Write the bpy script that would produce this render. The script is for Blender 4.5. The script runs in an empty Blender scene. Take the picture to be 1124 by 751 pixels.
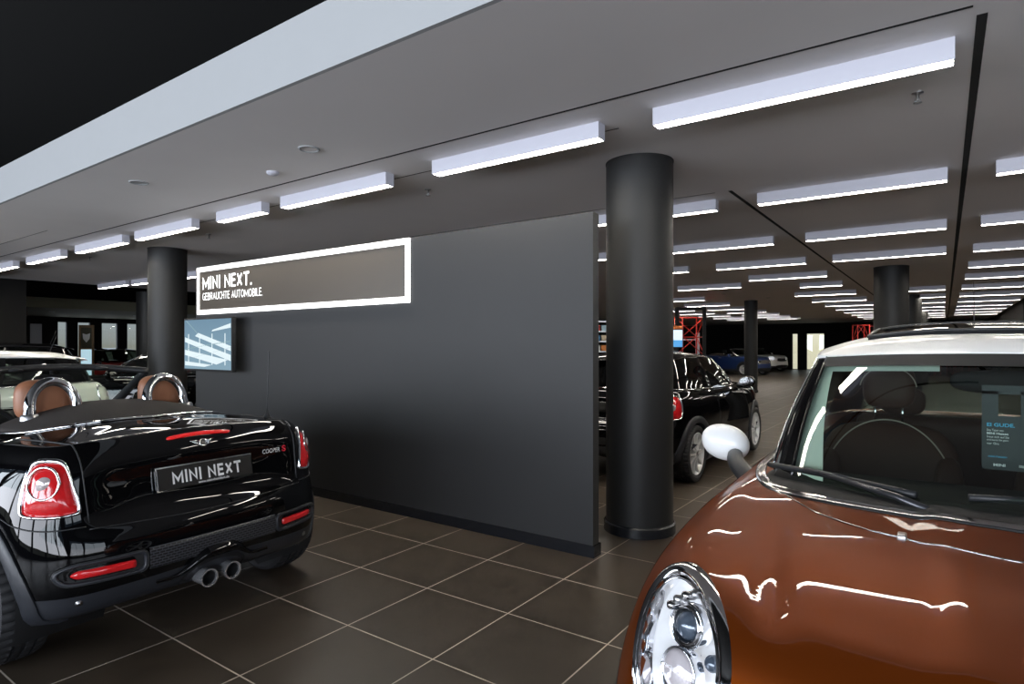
import bpy, math, random
import numpy as np
from mathutils import Vector, Matrix
from mathutils.bvhtree import BVHTree
random.seed(7)
SC = bpy.context.scene
COL = SC.collection
PI = math.pi

# ---------------------------------------------------------------- materials
def mat(name, color=(.5, .5, .5), rough=.5, metal=0.0, coat=0.0, emit=None, es=0.0, noise=0.0, nscale=8.0,
        bump=0.0, bscale=60.0, spec=.5, coat_rough=.03):
    m = bpy.data.materials.new(name); m.use_nodes = True
    nt = m.node_tree; b = nt.nodes['Principled BSDF']
    b.inputs['Base Color'].default_value = (*color, 1)
    b.inputs['Roughness'].default_value = rough
    b.inputs['Metallic'].default_value = metal
    b.inputs['Coat Weight'].default_value = coat
    b.inputs['Coat Roughness'].default_value = coat_rough
    b.inputs['Specular IOR Level'].default_value = spec
    if emit:
        b.inputs['Emission Color'].default_value = (*emit, 1)
        b.inputs['Emission Strength'].default_value = es
    if noise or bump:
        tc = nt.nodes.new('ShaderNodeTexCoord')
    if noise:
        n = nt.nodes.new('ShaderNodeTexNoise'); n.inputs['Scale'].default_value = nscale
        n.inputs['Detail'].default_value = 5
        r = nt.nodes.new('ShaderNodeMapRange')
        r.inputs['To Min'].default_value = 1 - noise; r.inputs['To Max'].default_value = 1 + noise
        mx = nt.nodes.new('ShaderNodeMix'); mx.data_type = 'RGBA'; mx.blend_type = 'MULTIPLY'
        mx.inputs[0].default_value = 1
        mx.inputs[6].default_value = (*color, 1)
        nt.links.new(tc.outputs['Object'], n.inputs['Vector'])
        nt.links.new(n.outputs['Fac'], r.inputs['Value'])
        nt.links.new(r.outputs['Result'], mx.inputs[7])
        nt.links.new(mx.outputs[2], b.inputs['Base Color'])
    if bump:
        n2 = nt.nodes.new('ShaderNodeTexNoise'); n2.inputs['Scale'].default_value = bscale
        bp = nt.nodes.new('ShaderNodeBump'); bp.inputs['Strength'].default_value = bump
        bp.inputs['Distance'].default_value = .002
        nt.links.new(tc.outputs['Object'], n2.inputs['Vector'])
        nt.links.new(n2.outputs['Fac'], bp.inputs['Height'])
        nt.links.new(bp.outputs['Normal'], b.inputs['Normal'])
    return m

def glass_mat(name, tint=(.8, .86, .83), refl=1.0, absorb=0.0):
    """thin pane: clear or tinted transparency with a mirror-like Fresnel coat"""
    m = bpy.data.materials.new(name); m.use_nodes = True
    nt = m.node_tree
    for n in list(nt.nodes):
        if n.type == 'BSDF_PRINCIPLED': nt.nodes.remove(n)
    out = [n for n in nt.nodes if n.type == 'OUTPUT_MATERIAL'][0]
    tr = nt.nodes.new('ShaderNodeBsdfTransparent'); tr.inputs[0].default_value = (*tint, 1)
    gl = nt.nodes.new('ShaderNodeBsdfGlossy'); gl.inputs['Roughness'].default_value = .01
    gl.inputs[0].default_value = (refl, refl, refl, 1)
    fc = nt.nodes.new('ShaderNodeLayerWeight'); fc.inputs['Blend'].default_value = .5
    pw = nt.nodes.new('ShaderNodeMath'); pw.operation = 'POWER'; pw.inputs[1].default_value = 5.0
    lw = nt.nodes.new('ShaderNodeMath'); lw.operation = 'MULTIPLY_ADD'; lw.inputs[1].default_value = .85; lw.inputs[2].default_value = .035
    nt.links.new(fc.outputs['Facing'], pw.inputs[0]); nt.links.new(pw.outputs[0], lw.inputs[0])
    mx = nt.nodes.new('ShaderNodeMixShader')
    nt.links.new(lw.outputs[0], mx.inputs[0]); nt.links.new(tr.outputs[0], mx.inputs[1]); nt.links.new(gl.outputs[0], mx.inputs[2])
    nt.links.new(mx.outputs[0], out.inputs[0])
    return m

M = {}
M['wall_grey'] = mat('satin_grey_panel', (.037, .037, .038), .5, spec=.3, noise=.06, nscale=3)
M['skirt'] = mat('gloss_black_skirting', (.012, .013, .016), .25)
M['ceil'] = mat('ceiling_paint', (.82, .79, .78), .7, noise=.03, nscale=2)
M['fascia'] = mat('fascia_paint_dimmed', (.40, .41, .42), .6, noise=.02)  # ceiling white, darkened in colour to imitate weaker light on this face
M['void'] = mat('void_black', (.006, .006, .006), .8)
M['groove'] = mat('groove_black', (.004, .004, .004), .9)
M['column'] = mat('column_black_coat', (.020, .020, .020), .5, spec=.3, noise=.05, nscale=4)
M['housing'] = mat('lamp_housing_white', (.56, .56, .63), .45)
M['lamp'] = mat('lamp_diffuser', (.9, .9, .86), .5, emit=(1, .93, .81), es=54.0)
M['sign_glow'] = mat('sign_lit_white', (.9, .9, .9), .5, emit=(1, 1, .98), es=1.6)
M['sign_panel'] = mat('sign_panel_taupe', (.085, .070, .055), .38, noise=.05, nscale=3)
M['black_plastic'] = mat('black_plastic', (.018, .019, .021), .45)
M['matte_black'] = mat('matte_black', (.008, .008, .009), .75)
M['clad'] = mat('dark_cladding', (.022, .024, .03), .42, bump=.15, bscale=900)
M['rubber'] = mat('tyre_rubber', (.016, .016, .018), .6, bump=.2, bscale=300)
M['chrome'] = mat('chrome', (.86, .86, .88), .05, metal=1)
M['dark_chrome'] = mat('smoked_chrome', (.46, .45, .45), .08, metal=1)
M['alloy'] = mat('wheel_alloy', (.80, .80, .80), .35, metal=.35)
M['dark_alloy'] = mat('wheel_alloy_dark', (.10, .10, .11), .3, metal=.8)
M['paint_black'] = mat('black_paint', (.0025, .0025, .003), .5, coat=.72, coat_rough=.008, spec=.0)
M['paint_copper'] = mat('copper_paint', (.175, .036, .004), .46, metal=.6, coat=.5, coat_rough=.015, spec=.0, noise=.03, nscale=400)
M['paint_white'] = mat('white_paint', (.94, .94, .93), .4, coat=.6, coat_rough=.03)
M['paint_cream'] = mat('cream_paint', (.72, .76, .66), .3, coat=1, coat_rough=.03)
M['paint_red'] = mat('red_paint', (.62, .012, .008), .3, coat=1, coat_rough=.03)
M['paint_blue'] = mat('blue_paint', (.012, .03, .11), .3, coat=1, coat_rough=.03)
M['paint_grey'] = mat('dark_grey_paint', (.03, .03, .032), .35, coat=1, coat_rough=.05)
M['glass'] = glass_mat('clear_car_glass', (.86, .93, .89))
M['screen_glass'] = glass_mat('green_tinted_windscreen', (.60, .69, .64))
M['glass_dark'] = glass_mat('tinted_car_glass', (.22, .26, .24))
M['pane'] = glass_mat('window_glass', (.93, .96, .96))
M['lens'] = glass_mat('headlamp_cover', (.97, .98, 1.0))
M['red_lens'] = mat('red_lamp_lens', (.62, .012, .016), .12, coat=1, noise=.25, nscale=60, emit=(.8, .02, .02), es=.04)
M['clear_lens'] = mat('clear_lamp_lens', (.70, .62, .62), .08, metal=.4, coat=1)
M['reflector'] = mat('headlamp_reflector_glow', (.95, .96, .98), .30, metal=.25, emit=(.9, .95, 1), es=.45)  # added glow stands in for daylight caught in the bowl
M['lamp_white'] = mat('headlamp_bowl_glow', (.95, .96, .98), .3, coat=1, emit=(.9, .95, 1), es=.45)  # carries the same added glow in place of daylight
M['lens_glass'] = mat('projector_lens', (.10, .13, .17), .03, coat=1, metal=.3)
M['amber'] = mat('indicator_lens', (.88, .80, .80), .1, metal=.3, coat=1)
M['leather_tan'] = mat('tan_leather', (.32, .135, .07), .45, bump=.2, bscale=250)
M['leather_brown'] = mat('brown_leather', (.060, .026, .017), .55, spec=.3, bump=.2, bscale=250)
M['stitch'] = mat('pale_stitching', (.42, .36, .30), .6)
M['fabric_top'] = mat('soft_top_fabric', (.030, .024, .021), .85, bump=.4, bscale=700)
M['trim_pale'] = mat('pale_cloth_trim', (.82, .88, .82), .8)
M['interior'] = mat('interior_black', (.008, .008, .009), .7, spec=.2)
M['plate'] = mat('plate_black', (.012, .012, .012), .35)
M['white_ink'] = mat('white_lettering', (.85, .85, .85), .5)
M['cyan_ink'] = mat('cyan_lettering', (.05, .42, .70), .5)
M['red_ink'] = mat('red_lettering', (.65, .02, .04), .4)
M['sheet'] = mat('dark_printed_card', (.018, .022, .028), .5)
M['red_steel'] = mat('red_painted_steel', (.50, .022, .012), .45)
M['pipe'] = mat('tail_pipe_steel', (.62, .62, .64), .18, metal=.75)
M['steel'] = mat('brushed_steel', (.45, .45, .46), .3, metal=1)

def mesh_mat():
    """honeycomb style grille insert"""
    m = mat('grille_mesh', (.010, .011, .014), .4)
    nt = m.node_tree; b = nt.nodes['Principled BSDF']
    tc = nt.nodes.new('ShaderNodeTexCoord')
    sx = nt.nodes.new('ShaderNodeSeparateXYZ'); mp = nt.nodes.new('ShaderNodeCombineXYZ')
    nt.links.new(sx.outputs['Y'], mp.inputs['X']); nt.links.new(sx.outputs['Z'], mp.inputs['Y'])
    br = nt.nodes.new('ShaderNodeTexBrick')
    br.inputs['Color1'].default_value = (0, 0, 0, 1); br.inputs['Color2'].default_value = (0, 0, 0, 1)
    br.inputs['Mortar'].default_value = (1, 1, 1, 1)
    br.inputs['Scale'].default_value = 1; br.inputs['Mortar Size'].default_value = .0022
    br.inputs['Brick Width'].default_value = .026; br.inputs['Row Height'].default_value = .0125
    ramp = nt.nodes.new('ShaderNodeMix'); ramp.data_type = 'RGBA'
    ramp.inputs[6].default_value = (.006, .006, .007, 1); ramp.inputs[7].default_value = (.060, .063, .075, 1)
    bp = nt.nodes.new('ShaderNodeBump'); bp.inputs['Strength'].default_value = .8; bp.inputs['Distance'].default_value = .006
    nt.links.new(tc.outputs['Object'], sx.inputs[0]); nt.links.new(mp.outputs[0], br.inputs['Vector'])
    nt.links.new(br.outputs['Color'], ramp.inputs[0]); nt.links.new(ramp.outputs[2], b.inputs['Base Color'])
    nt.links.new(br.outputs['Color'], bp.inputs['Height']); nt.links.new(bp.outputs['Normal'], b.inputs['Normal'])
    return m
M['grille'] = mesh_mat()

# ---------------------------------------------------------------- mesh helpers
class MB:
    def __init__(s): s.v = []; s.f = []
    def add(s, v, f):
        o = len(s.v); s.v += [tuple(map(float, p)) for p in v]; s.f += [tuple(i + o for i in q) for q in f]; return s
    def box(s, a, b, bev=0.0):
        (x0, y0, z0), (x1, y1, z1) = a, b
        if bev <= 0:
            v = [(x, y, z) for z in (z0, z1) for y in (y0, y1) for x in (x0, x1)]
            return s.add(v, [(0, 2, 3, 1), (4, 5, 7, 6), (0, 1, 5, 4), (2, 6, 7, 3), (0, 4, 6, 2), (1, 3, 7, 5)])
        import bmesh
        bm = bmesh.new(); bmesh.ops.create_cube(bm, size=1)
        for q in bm.verts:
            q.co = ((x0+x1)/2 + q.co.x*(x1-x0), (y0+y1)/2 + q.co.y*(y1-y0), (z0+z1)/2 + q.co.z*(z1-z0))
        bmesh.ops.bevel(bm, geom=list(bm.edges), offset=bev, segments=3, profile=.5, affect='EDGES')
        bm.verts.index_update()
        s.add([q.co[:] for q in bm.verts], [[q.index for q in f.verts] for f in bm.faces]); bm.free(); return s
    def grid(s, P, closed_u=False, closed_v=False, keep=None):
        P = np.asarray(P, float); nu, nv = P.shape[:2]; f = []
        for i in range(nu if closed_u else nu-1):
            for j in range(nv if closed_v else nv-1):
                i2 = (i+1) % nu; j2 = (j+1) % nv
                if keep is None or keep(P[i, j], P[i2, j2], i, j): f.append((i*nv+j, i2*nv+j, i2*nv+j2, i*nv+j2))
        return s.add(P.reshape(-1, 3), f)
    def tube(s, pts, r, seg=10, closed=False, cap=True):
        P = [Vector(p) for p in pts]; n = len(P)
        rr = r if hasattr(r, '__len__') else [r]*n
        T = []
        for i in range(n):
            a = P[(i-1) % n] if (closed or i) else P[0]; b = P[(i+1) % n] if (closed or i < n-1) else P[-1]
            d = b - a; T.append(d.normalized() if d.length > 1e-9 else Vector((0, 0, 1)))
        up = Vector((0, 0, 1)) if abs(T[0].z) < .9 else Vector((1, 0, 0))
        N = (up - T[0]*up.dot(T[0])).normalized(); G = []
        for i in range(n):
            if i:
                N = N - T[i]*N.dot(T[i]); N = N.normalized() if N.length > 1e-6 else T[i].orthogonal().normalized()
            B = T[i].cross(N)
            G.append([P[i] + (N*math.cos(2*PI*k/seg) + B*math.sin(2*PI*k/seg))*rr[i] for k in range(seg)])
        o = len(s.v)
        s.grid([[list(q) for q in row] for row in G], closed, True)
        if cap and not closed:
            s.f.append(tuple(o+k for k in range(seg))[::-1]); s.f.append(tuple(o+(n-1)*seg+k for k in range(seg)))
        return s
    def lathe(s, prof, seg=48, axis='z', c=(0, 0, 0), fn=None):
        G = []
        for k in range(seg):
            a = 2*PI*k/seg; row = []
            for j, (r, h) in enumerate(prof):
                if fn: r = fn(r, h, k, j)
                p = (r*math.cos(a), r*math.sin(a), h)
                if axis == 'y': p = (p[0], p[2], p[1])
                if axis == 'x': p = (p[2], p[0], p[1])
                row.append((p[0]+c[0], p[1]+c[1], p[2]+c[2]))
            G.append(row)
        return s.grid(G, True, False)
    def ellipsoid(s, c, r, n=20, m=12, p=1.0):
        G = []
        def sp(x): return math.copysign(abs(x)**p, x)
        for k in range(n):
            a = 2*PI*k/n
            G.append([(c[0]+r[0]*sp(math.cos(a))*sp(math.cos(b)), c[1]+r[1]*sp(math.sin(a))*sp(math.cos(b)), c[2]+r[2]*sp(math.sin(b)))
                      for b in [(-.5 + j/m)*PI*.999 for j in range(m+1)]])
        return s.grid(G, True, False)
    def build(s, name, material, parent=None, smooth=True, fix=True, auto=None):
        me = bpy.data.meshes.new(name); me.from_pydata(s.v, [], s.f); me.update()
        if fix:
            import bmesh
            bm = bmesh.new(); bm.from_mesh(me)
            bmesh.ops.remove_doubles(bm, verts=bm.verts, dist=1e-6)
            loose = [q for q in bm.verts if not q.link_faces]
            bmesh.ops.delete(bm, geom=loose, context='VERTS')
            bmesh.ops.recalc_face_normals(bm, faces=bm.faces); bm.to_mesh(me); bm.free()
        me.polygons.foreach_set('use_smooth', [smooth]*len(me.polygons))
        if smooth and auto:
            me.set_sharp_from_angle(angle=math.radians(auto))
        o = bpy.data.objects.new(name, me); COL.objects.link(o)
        me.materials.append(material)
        if parent: o.parent = parent
        return o

def tag(o, label=None, cat=None, group=None, kind=None):
    if label: o['label'] = label
    if cat: o['category'] = cat
    if group: o['group'] = group
    if kind: o['kind'] = kind
    return o
def struct(o, label=None):
    o['kind'] = 'structure'
    if label: o['label'] = label
    return o
def thing(name, label, cat, loc=(0, 0, 0), rz=0.0, group=None):
    o = bpy.data.objects.new(name, None); o.empty_display_size = .1; COL.objects.link(o)
    o.location = loc; o.rotation_euler = (0, 0, rz)
    return tag(o, label, cat, group)
def copy_tree(o, parent=None):
    c = o.copy(); COL.objects.link(c)
    if parent: c.parent = parent
    for ch in list(o.children): copy_tree(ch, c)
    return c

def cr(P, n, closed=False):
    """Catmull-Rom through control rows P (k, ...) with n steps a span"""
    P = np.asarray(P, float); k = len(P)
    if closed: idx = lambda i: P[i % k]
    else:
        def idx(i):
            if i < 0: return 2*P[0] - P[1]
            if i >= k: return 2*P[-1] - P[-2]
            return P[i]
    out = []
    for i in range(k if closed else k-1):
        a, b, c, d = idx(i-1), idx(i), idx(i+1), idx(i+2)
        for t in np.arange(n)/n:
            out.append(.5*(2*b + (c-a)*t + (2*a-5*b+4*c-d)*t*t + (3*b-a-3*c+d)*t**3))
    if not closed: out.append(P[-1])
    return np.array(out)

def rounded(pts, n=6, it=3):
    """closed outline, corners cut smooth (Chaikin)"""
    P = np.array(pts, float)
    for _ in range(it):
        Q = np.roll(P, -1, 0); P = np.stack([.75*P+.25*Q, .25*P+.75*Q], 1).reshape(-1, P.shape[1])
    return P

def _arc(cx, cy, rx, ry, a0, a1, n=14):
    return [(cx + rx*math.cos(math.radians(a0 + (a1-a0)*k/n)), cy + ry*math.sin(math.radians(a0 + (a1-a0)*k/n))) for k in range(n+1)]
GLYPH = {
 'M': (.86, [[(0, 0), (0, 1), (.43, .22), (.86, 1), (.86, 0)]]), 'I': (.0, [[(0, 0), (0, 1)]]), 'N': (.62, [[(0, 0), (0, 1), (.62, 0), (.62, 1)]]),
 'E': (.44, [[(.44, 1), (0, 1), (0, 0), (.44, 0)], [(0, .52), (.40, .52)]]), 'X': (.60, [[(0, 0), (.60, 1)], [(0, 1), (.60, 0)]]), 'T': (.58, [[(0, 1), (.58, 1)], [(.29, 1), (.29, 0)]]),
 'G': (.62, [_arc(.36, .5, .36, .5, 52, 300) + [(.62, .10), (.62, .46), (.38, .46)]]), 'B': (.52, [[(0, 0), (0, 1), (.26, 1)] + _arc(.26, .76, .22, .24, 90, -90) + [(0, .52)], _arc(.28, .26, .24, .26, 90, -90) + [(0, 0)]]),
 'R': (.54, [[(0, 0), (0, 1), (.28, 1)] + _arc(.28, .74, .24, .26, 90, -90) + [(0, .48)], [(.28, .48), (.54, 0)]]), 'A': (.66, [[(0, 0), (.33, 1), (.66, 0)], [(.12, .32), (.54, .32)]]),
 'U': (.60, [[(0, 1), (0, .30)] + _arc(.30, .30, .30, .30, 180, 360) + [(.60, 1)]]), 'C': (.54, [_arc(.36, .5, .36, .5, 55, 305)]), 'H': (.60, [[(0, 0), (0, 1)], [(.60, 0), (.60, 1)], [(0, .5), (.60, .5)]]),
 'O': (.72, [_arc(.36, .5, .36, .5, 0, 360, 28)]), 'L': (.42, [[(0, 1), (0, 0), (.42, 0)]]), '.': (.0, [[(0, 0), (0, .02)]]), ' ': (.12, [])}
def stroke_text(body, name, material, parent, o, r, u, width, height, weight=.16, gap=.20):
    """bold sans-serif lettering drawn from mitred strokes (weight as a share of the cap height)"""
    x = 0; V = []; F = []; w = weight
    for ch in body:
        gw, strokes = GLYPH[ch]
        for st in strokes:
            P = [np.array((px + x + w/2, w/2 + py*(1-w))) for px, py in st]
            if ch == '.': P = [np.array((x + w/2, 0)), np.array((x + w/2, w*1.15))]
            closed = np.linalg.norm(P[0]-P[-1]) < 1e-6
            P = [P[0]] + [P[k] for k in range(1, len(P)) if np.linalg.norm(P[k]-P[k-1]) > 1e-6]
            if closed: P = P[:-1]
            n = len(P); Ls, Rs = [], []
            for k in range(n):
                a = P[(k-1) % n] if (closed or k) else None; b = P[(k+1) % n] if (closed or k < n-1) else None
                d1 = (P[k]-a)/np.linalg.norm(P[k]-a) if a is not None else None; d2 = (b-P[k])/np.linalg.norm(b-P[k]) if b is not None else None
                q = P[k].copy()
                if d1 is None: d1 = d2; q = q - d2*w*.5*(0 if ch == '.' else 1)*(1 if abs(d2[0]) < .01 or abs(d2[1]) < .01 else .0)
                if d2 is None: d2 = d1; q = q + d1*w*.5*(0 if ch == '.' else 1)*(1 if abs(d1[0]) < .01 or abs(d1[1]) < .01 else .0)
                n1 = np.array((-d1[1], d1[0])); n2 = np.array((-d2[1], d2[0])); m = n1 + n2; m /= max(np.linalg.norm(m), 1e-6)
                L = w*.5/max(m@n1, .42)
                Ls.append(q + m*L); Rs.append(q - m*L)
            b0 = len(V); V += Ls + Rs
            for k in range(n if closed else n-1): F.append((b0+k, b0+n+k, b0+n+(k+1) % n, b0+(k+1) % n))
        x += gw + w + gap
    V = np.array(V); V[:, 1] = np.clip(V[:, 1], 0, 1); V[:, 0] *= width/V[:, 0].max(); V[:, 1] *= height
    r = np.array(r, float); r /= np.linalg.norm(r); u = np.array(u, float); u /= np.linalg.norm(u)
    nn = np.cross(r, u); W = np.array(o, float) + V[:, :1]*r + V[:, 1:]*u + nn*.001
    return MB().add(W, F).build(name, material, parent, smooth=False, fix=False)

def fillet(pts, r=.02, n=5):
    P = np.array(pts, float); out = []
    for k in range(len(P)):
        a, b, c = P[k-1], P[k], P[(k+1) % len(P)]
        q0 = b + (a-b)/np.linalg.norm(a-b)*min(r, np.linalg.norm(a-b)*.48); q1 = b + (c-b)/np.linalg.norm(c-b)*min(r, np.linalg.norm(c-b)*.48)
        for t in np.linspace(0, 1, n): out.append((1-t)**2*q0 + 2*t*(1-t)*b + t*t*q1)
    # even out long edges
    res = []
    for k in range(len(out)):
        a, b = out[k], out[(k+1) % len(out)]; m = max(1, int(np.linalg.norm(b-a)/.02))
        for t in range(m): res.append(a + (b-a)*t/m)
    return np.array(res)

def text_mesh(body, name, material, parent, o, r, u, width=None, height=None, bold=0.0, ext=.001, align='L', shear=0.0):
    cu = bpy.data.curves.new(name, 'FONT'); cu.body = body; cu.size = 1; cu.extrude = 0; cu.offset = bold; cu.shear = shear
    cu.resolution_u = 3
    tmp = bpy.data.objects.new(name, cu); COL.objects.link(tmp)
    bpy.context.view_layer.update()
    me = bpy.data.meshes.new_from_object(tmp.evaluated_get(bpy.context.evaluated_depsgraph_get()))
    bpy.data.objects.remove(tmp)
    n = len(me.vertices); co = np.empty(n*3); me.vertices.foreach_get('co', co); co = co.reshape(-1, 3)
    lo, hi = co.min(0), co.max(0)
    sx = width/(hi[0]-lo[0]) if width else None; sy = height/(hi[1]-lo[1]) if height else None
    if sx is None: sx = sy
    if sy is None: sy = sx
    co = (co - lo) * (sx, sy, 0)
    if align == 'C': co[:, 0] -= co[:, 0].max()/2
    r = np.array(r, float); r /= np.linalg.norm(r); u = np.array(u, float); u /= np.linalg.norm(u); nn = np.cross(r, u)
    W = np.array(o, float) + co[:, :1]*r + co[:, 1:2]*u + nn*ext
    me.vertices.foreach_set('co', W.ravel()); me.update()
    me.materials.clear(); me.materials.append(material); me.name = name
    ob = bpy.data.objects.new(name, me); COL.objects.link(ob)
    if parent: ob.parent = parent
    return ob
# ---------------------------------------------------------------- camera
F_PX = 669.87; YAW = .6167; EYE = 1.458
cam = bpy.data.cameras.new('camera'); cam_o = bpy.data.objects.new('camera', cam); COL.objects.link(cam_o)
cam.sensor_width = 36; cam.lens = F_PX/1124*36; cam.shift_y = (380.556-375.5)/1124; cam.clip_start = .02; cam.clip_end = 200
cam_o.location = (0, 0, EYE); cam_o.rotation_euler = (PI/2, 0, YAW)
SC.camera = cam_o
SC.view_settings.view_transform = 'Standard'; SC.view_settings.look = 'None'
SC.view_settings.gamma = 1; SC.view_settings.use_curve_mapping = False
SC.view_settings.exposure = 0.0

ZC = 2.92
# ---------------------------------------------------------------- floor
def tile_mat():
    m = mat('floor_tiles', (.02, .018, .015), .3)
    nt = m.node_tree; b = nt.nodes['Principled BSDF']
    tc = nt.nodes.new('ShaderNodeTexCoord'); mp = nt.nodes.new('ShaderNodeMapping')
    mp.inputs['Location'].default_value = (4.347 + 60, -3.3075 + 60, 0)
    br = nt.nodes.new('ShaderNodeTexBrick'); br.offset = 0; br.squash = 1
    br.inputs['Scale'].default_value = 1; br.inputs['Brick Width'].default_value = .6; br.inputs['Row Height'].default_value = .6
    br.inputs['Mortar Size'].default_value = .0036; br.inputs['Mortar Smooth'].default_value = .1
    br.inputs['Color1'].default_value = (.050, .038, .027, 1); br.inputs['Color2'].default_value = (.058, .045, .033, 1)
    br.inputs['Mortar'].default_value = (.55, .48, .40, 1)
    n = nt.nodes.new('ShaderNodeTexNoise'); n.inputs['Scale'].default_value = 3.2; n.inputs['Detail'].default_value = 6
    r = nt.nodes.new('ShaderNodeMapRange'); r.inputs[3].default_value = .62; r.inputs[4].default_value = 1.38
    mx = nt.nodes.new('ShaderNodeMix'); mx.data_type = 'RGBA'; mx.blend_type = 'MULTIPLY'; mx.inputs[0].default_value = 1
    r2 = nt.nodes.new('ShaderNodeMapRange'); r2.inputs[3].default_value = .30; r2.inputs[4].default_value = .44
    nt.links.new(tc.outputs['Object'], mp.inputs[0]); nt.links.new(mp.outputs[0], br.inputs['Vector'])
    nt.links.new(tc.outputs['Object'], n.inputs['Vector']); nt.links.new(n.outputs['Fac'], r.inputs[0]); nt.links.new(n.outputs['Fac'], r2.inputs[0])
    nt.links.new(br.outputs['Color'], mx.inputs[6]); nt.links.new(r.outputs[0], mx.inputs[7])
    nt.links.new(mx.outputs[2], b.inputs['Base Color']); nt.links.new(r2.outputs[0], b.inputs['Roughness'])
    return m
X0, X1, Y0, Y1 = -26.0, 9.0, -7.0, 42.0
struct(MB().box((X0, Y0, -.1), (X1, Y1, 0)).build('floor', tile_mat(), smooth=False))

# ---------------------------------------------------------------- ceiling, beam, void
ce = struct(MB().box((-16.4, 2.08, ZC), (X1, Y1, ZC+.36)).build('ceiling', M['ceil'], smooth=False))
struct(MB().box((-16.4, 2.055, ZC), (X1, 2.08, ZC+.36)).build('trim_1', M['fascia'], smooth=False), 'pale vertical edge of the lowered ceiling')
struct(MB().box((X0, Y0, 5.2), (X1, Y1, 5.3)).build('ceiling_void', M['void'], smooth=False), 'black upper ceiling above the lowered one')
def groove(nm, x0, y0, x1, y1, z=ZC):
    o = MB().box((x0, y0, z-.0015), (x1, y1, z+.01)).build(nm, M['groove'], smooth=False); o['kind'] = 'structure'; return o
groove('trim_2', -16.4, 3.272, .10, 3.29)
groove('trim_3', .115, 3.38, .155, 41.5)
groove('trim_4', -1.66, 5.85, -1.625, 41.5)
groove('trim_5', -7.6, 3.74, -1.78, 3.75)
groove('trim_6', -7.6, 5.84, -1.78, 5.85)
groove('trim_7', -16.4, 2.88, -9.2, 2.886)

# ---------------------------------------------------------------- outer walls with real windows to the street
M['wall_dark'] = mat('dark_wall_paint', (.009, .0085, .008), .8, spec=.15)
M['wall_light'] = mat('light_wall_paint', (.45, .45, .46), .7)
def wall_with_openings(name, axis, at, a0, a1, z1, openings, m, t=.2):
    """wall in plane axis=at from a0..a1; openings = [(a,b,z0,z1)]"""
    mb = MB(); xs = sorted({a0, a1, *[o[0] for o in openings], *[o[1] for o in openings]})
    def bx(p, q, lo, hi):
        if axis == 'y': mb.box((p, at-t/2, lo), (q, at+t/2, hi))
        else: mb.box((at-t/2, p, lo), (at+t/2, q, hi))
    for p, q in zip(xs[:-1], xs[1:]):
        op = [o for o in openings if o[0] <= p+1e-6 and o[1] >= q-1e-6]
        if not op: bx(p, q, 0, z1)
        else:
            if op[0][2] > 0: bx(p, q, 0, op[0][2])
            bx(p, q, op[0][3], z1)
    return struct(mb.build(name, m, smooth=False))
back_open = [(-15.5+i*3.3, -15.5+i*3.3+2.9, .25, 3.9) for i in range(7)]
wall_with_openings('wall_back', 'y', Y0, X0, X1, 5.2, back_open, M['wall_dark'])
left_open = [(8.4, 8.74, .3, 2.38), (9.02, 9.48, .3, 2.38), (9.80, 10.40, .3, 2.38), (10.68, 11.25, .3, 2.38), (11.7, 12.3, .3, 2.38), (12.8, 13.4, .3, 2.38)]
wall_with_openings('wall_left', 'x', X0, Y0, Y1, 5.2, left_open, M['wall_dark'])
wall_with_openings('wall_right', 'x', X1, Y0, Y1, 5.2, [(-6.0, -2.6, .25, 3.9), (-2.2, 1.2, .25, 3.9)], M['wall_dark'])
wall_with_openings('wall_front', 'y', Y1, X0, X1, 5.2, [(-7.92, -7.56, 0, 2.3), (-7.09, -6.05, 0, 2.3)], M['wall_dark'])
def window(nm, axis, at, a, b, z0, z1, mullions=1):
    fr = MB(); t = .04
    def bx(mb, p, q, lo, hi, d=.05):
        if axis == 'y': mb.box((p, at-d, lo), (q, at+d, hi))
        else: mb.box((at-d, p, lo), (at+d, q, hi))
    bx(fr, a, a+t, z0, z1); bx(fr, b-t, b, z0, z1); bx(fr, a, b, z0, z0+t); bx(fr, a, b, z1-t, z1)
    for k in range(1, mullions+1):
        c = a + (b-a)*k/(mullions+1); bx(fr, c-t/2, c+t/2, z0, z1)
    o = struct(fr.build(nm, M['black_plastic'], smooth=False))
    pn = MB(); bx(pn, a+t, b-t, z0+t, z1-t, .004)
    pn.build('pane', M['pane'], o, smooth=False)
    return o
wi = 1
for (a, b, z0, z1) in back_open: window('window_%d' % wi, 'y', Y0, a, b, z0, z1, 1); wi += 1
for (a, b, z0, z1) in left_open: window('window_%d' % wi, 'x', X0, a, b, z0, z1, 0); wi += 1
for (a, b, z0, z1) in [(-6.0, -2.6, .25, 3.9), (-2.2, 1.2, .25, 3.9)]: window('window_%d' % wi, 'x', X1, a, b, z0, z1, 1); wi += 1
for i, (a, b) in enumerate([(-7.92, -7.56), (-7.09, -6.05)]): window('door_%d' % (i+1), 'y', Y1, a, b, 0, 2.3, 0)

# left end of the hall: dark block, dropped bulkhead and its soffit
struct(MB().box((-16.9, -2, 0), (-16.4, 4.75, 5.2)).build('wall_inner', M['wall_dark'], smooth=False), 'dark wall block closing the left of the hall')
M['bulk'] = mat('bulkhead_paint', (.20, .19, .13), .7)
struct(MB().box((-25.9, 3, 2.52), (-20, 30, 2.80)).build('ceiling_lower', M['bulk'], smooth=False), 'dropped bulkhead with spotlights before the far windows')
struct(MB().box((1.95, 24, 0), (2.1, Y1-.1, ZC)).build('wall_side', M['wall_dark'], smooth=False))

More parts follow.
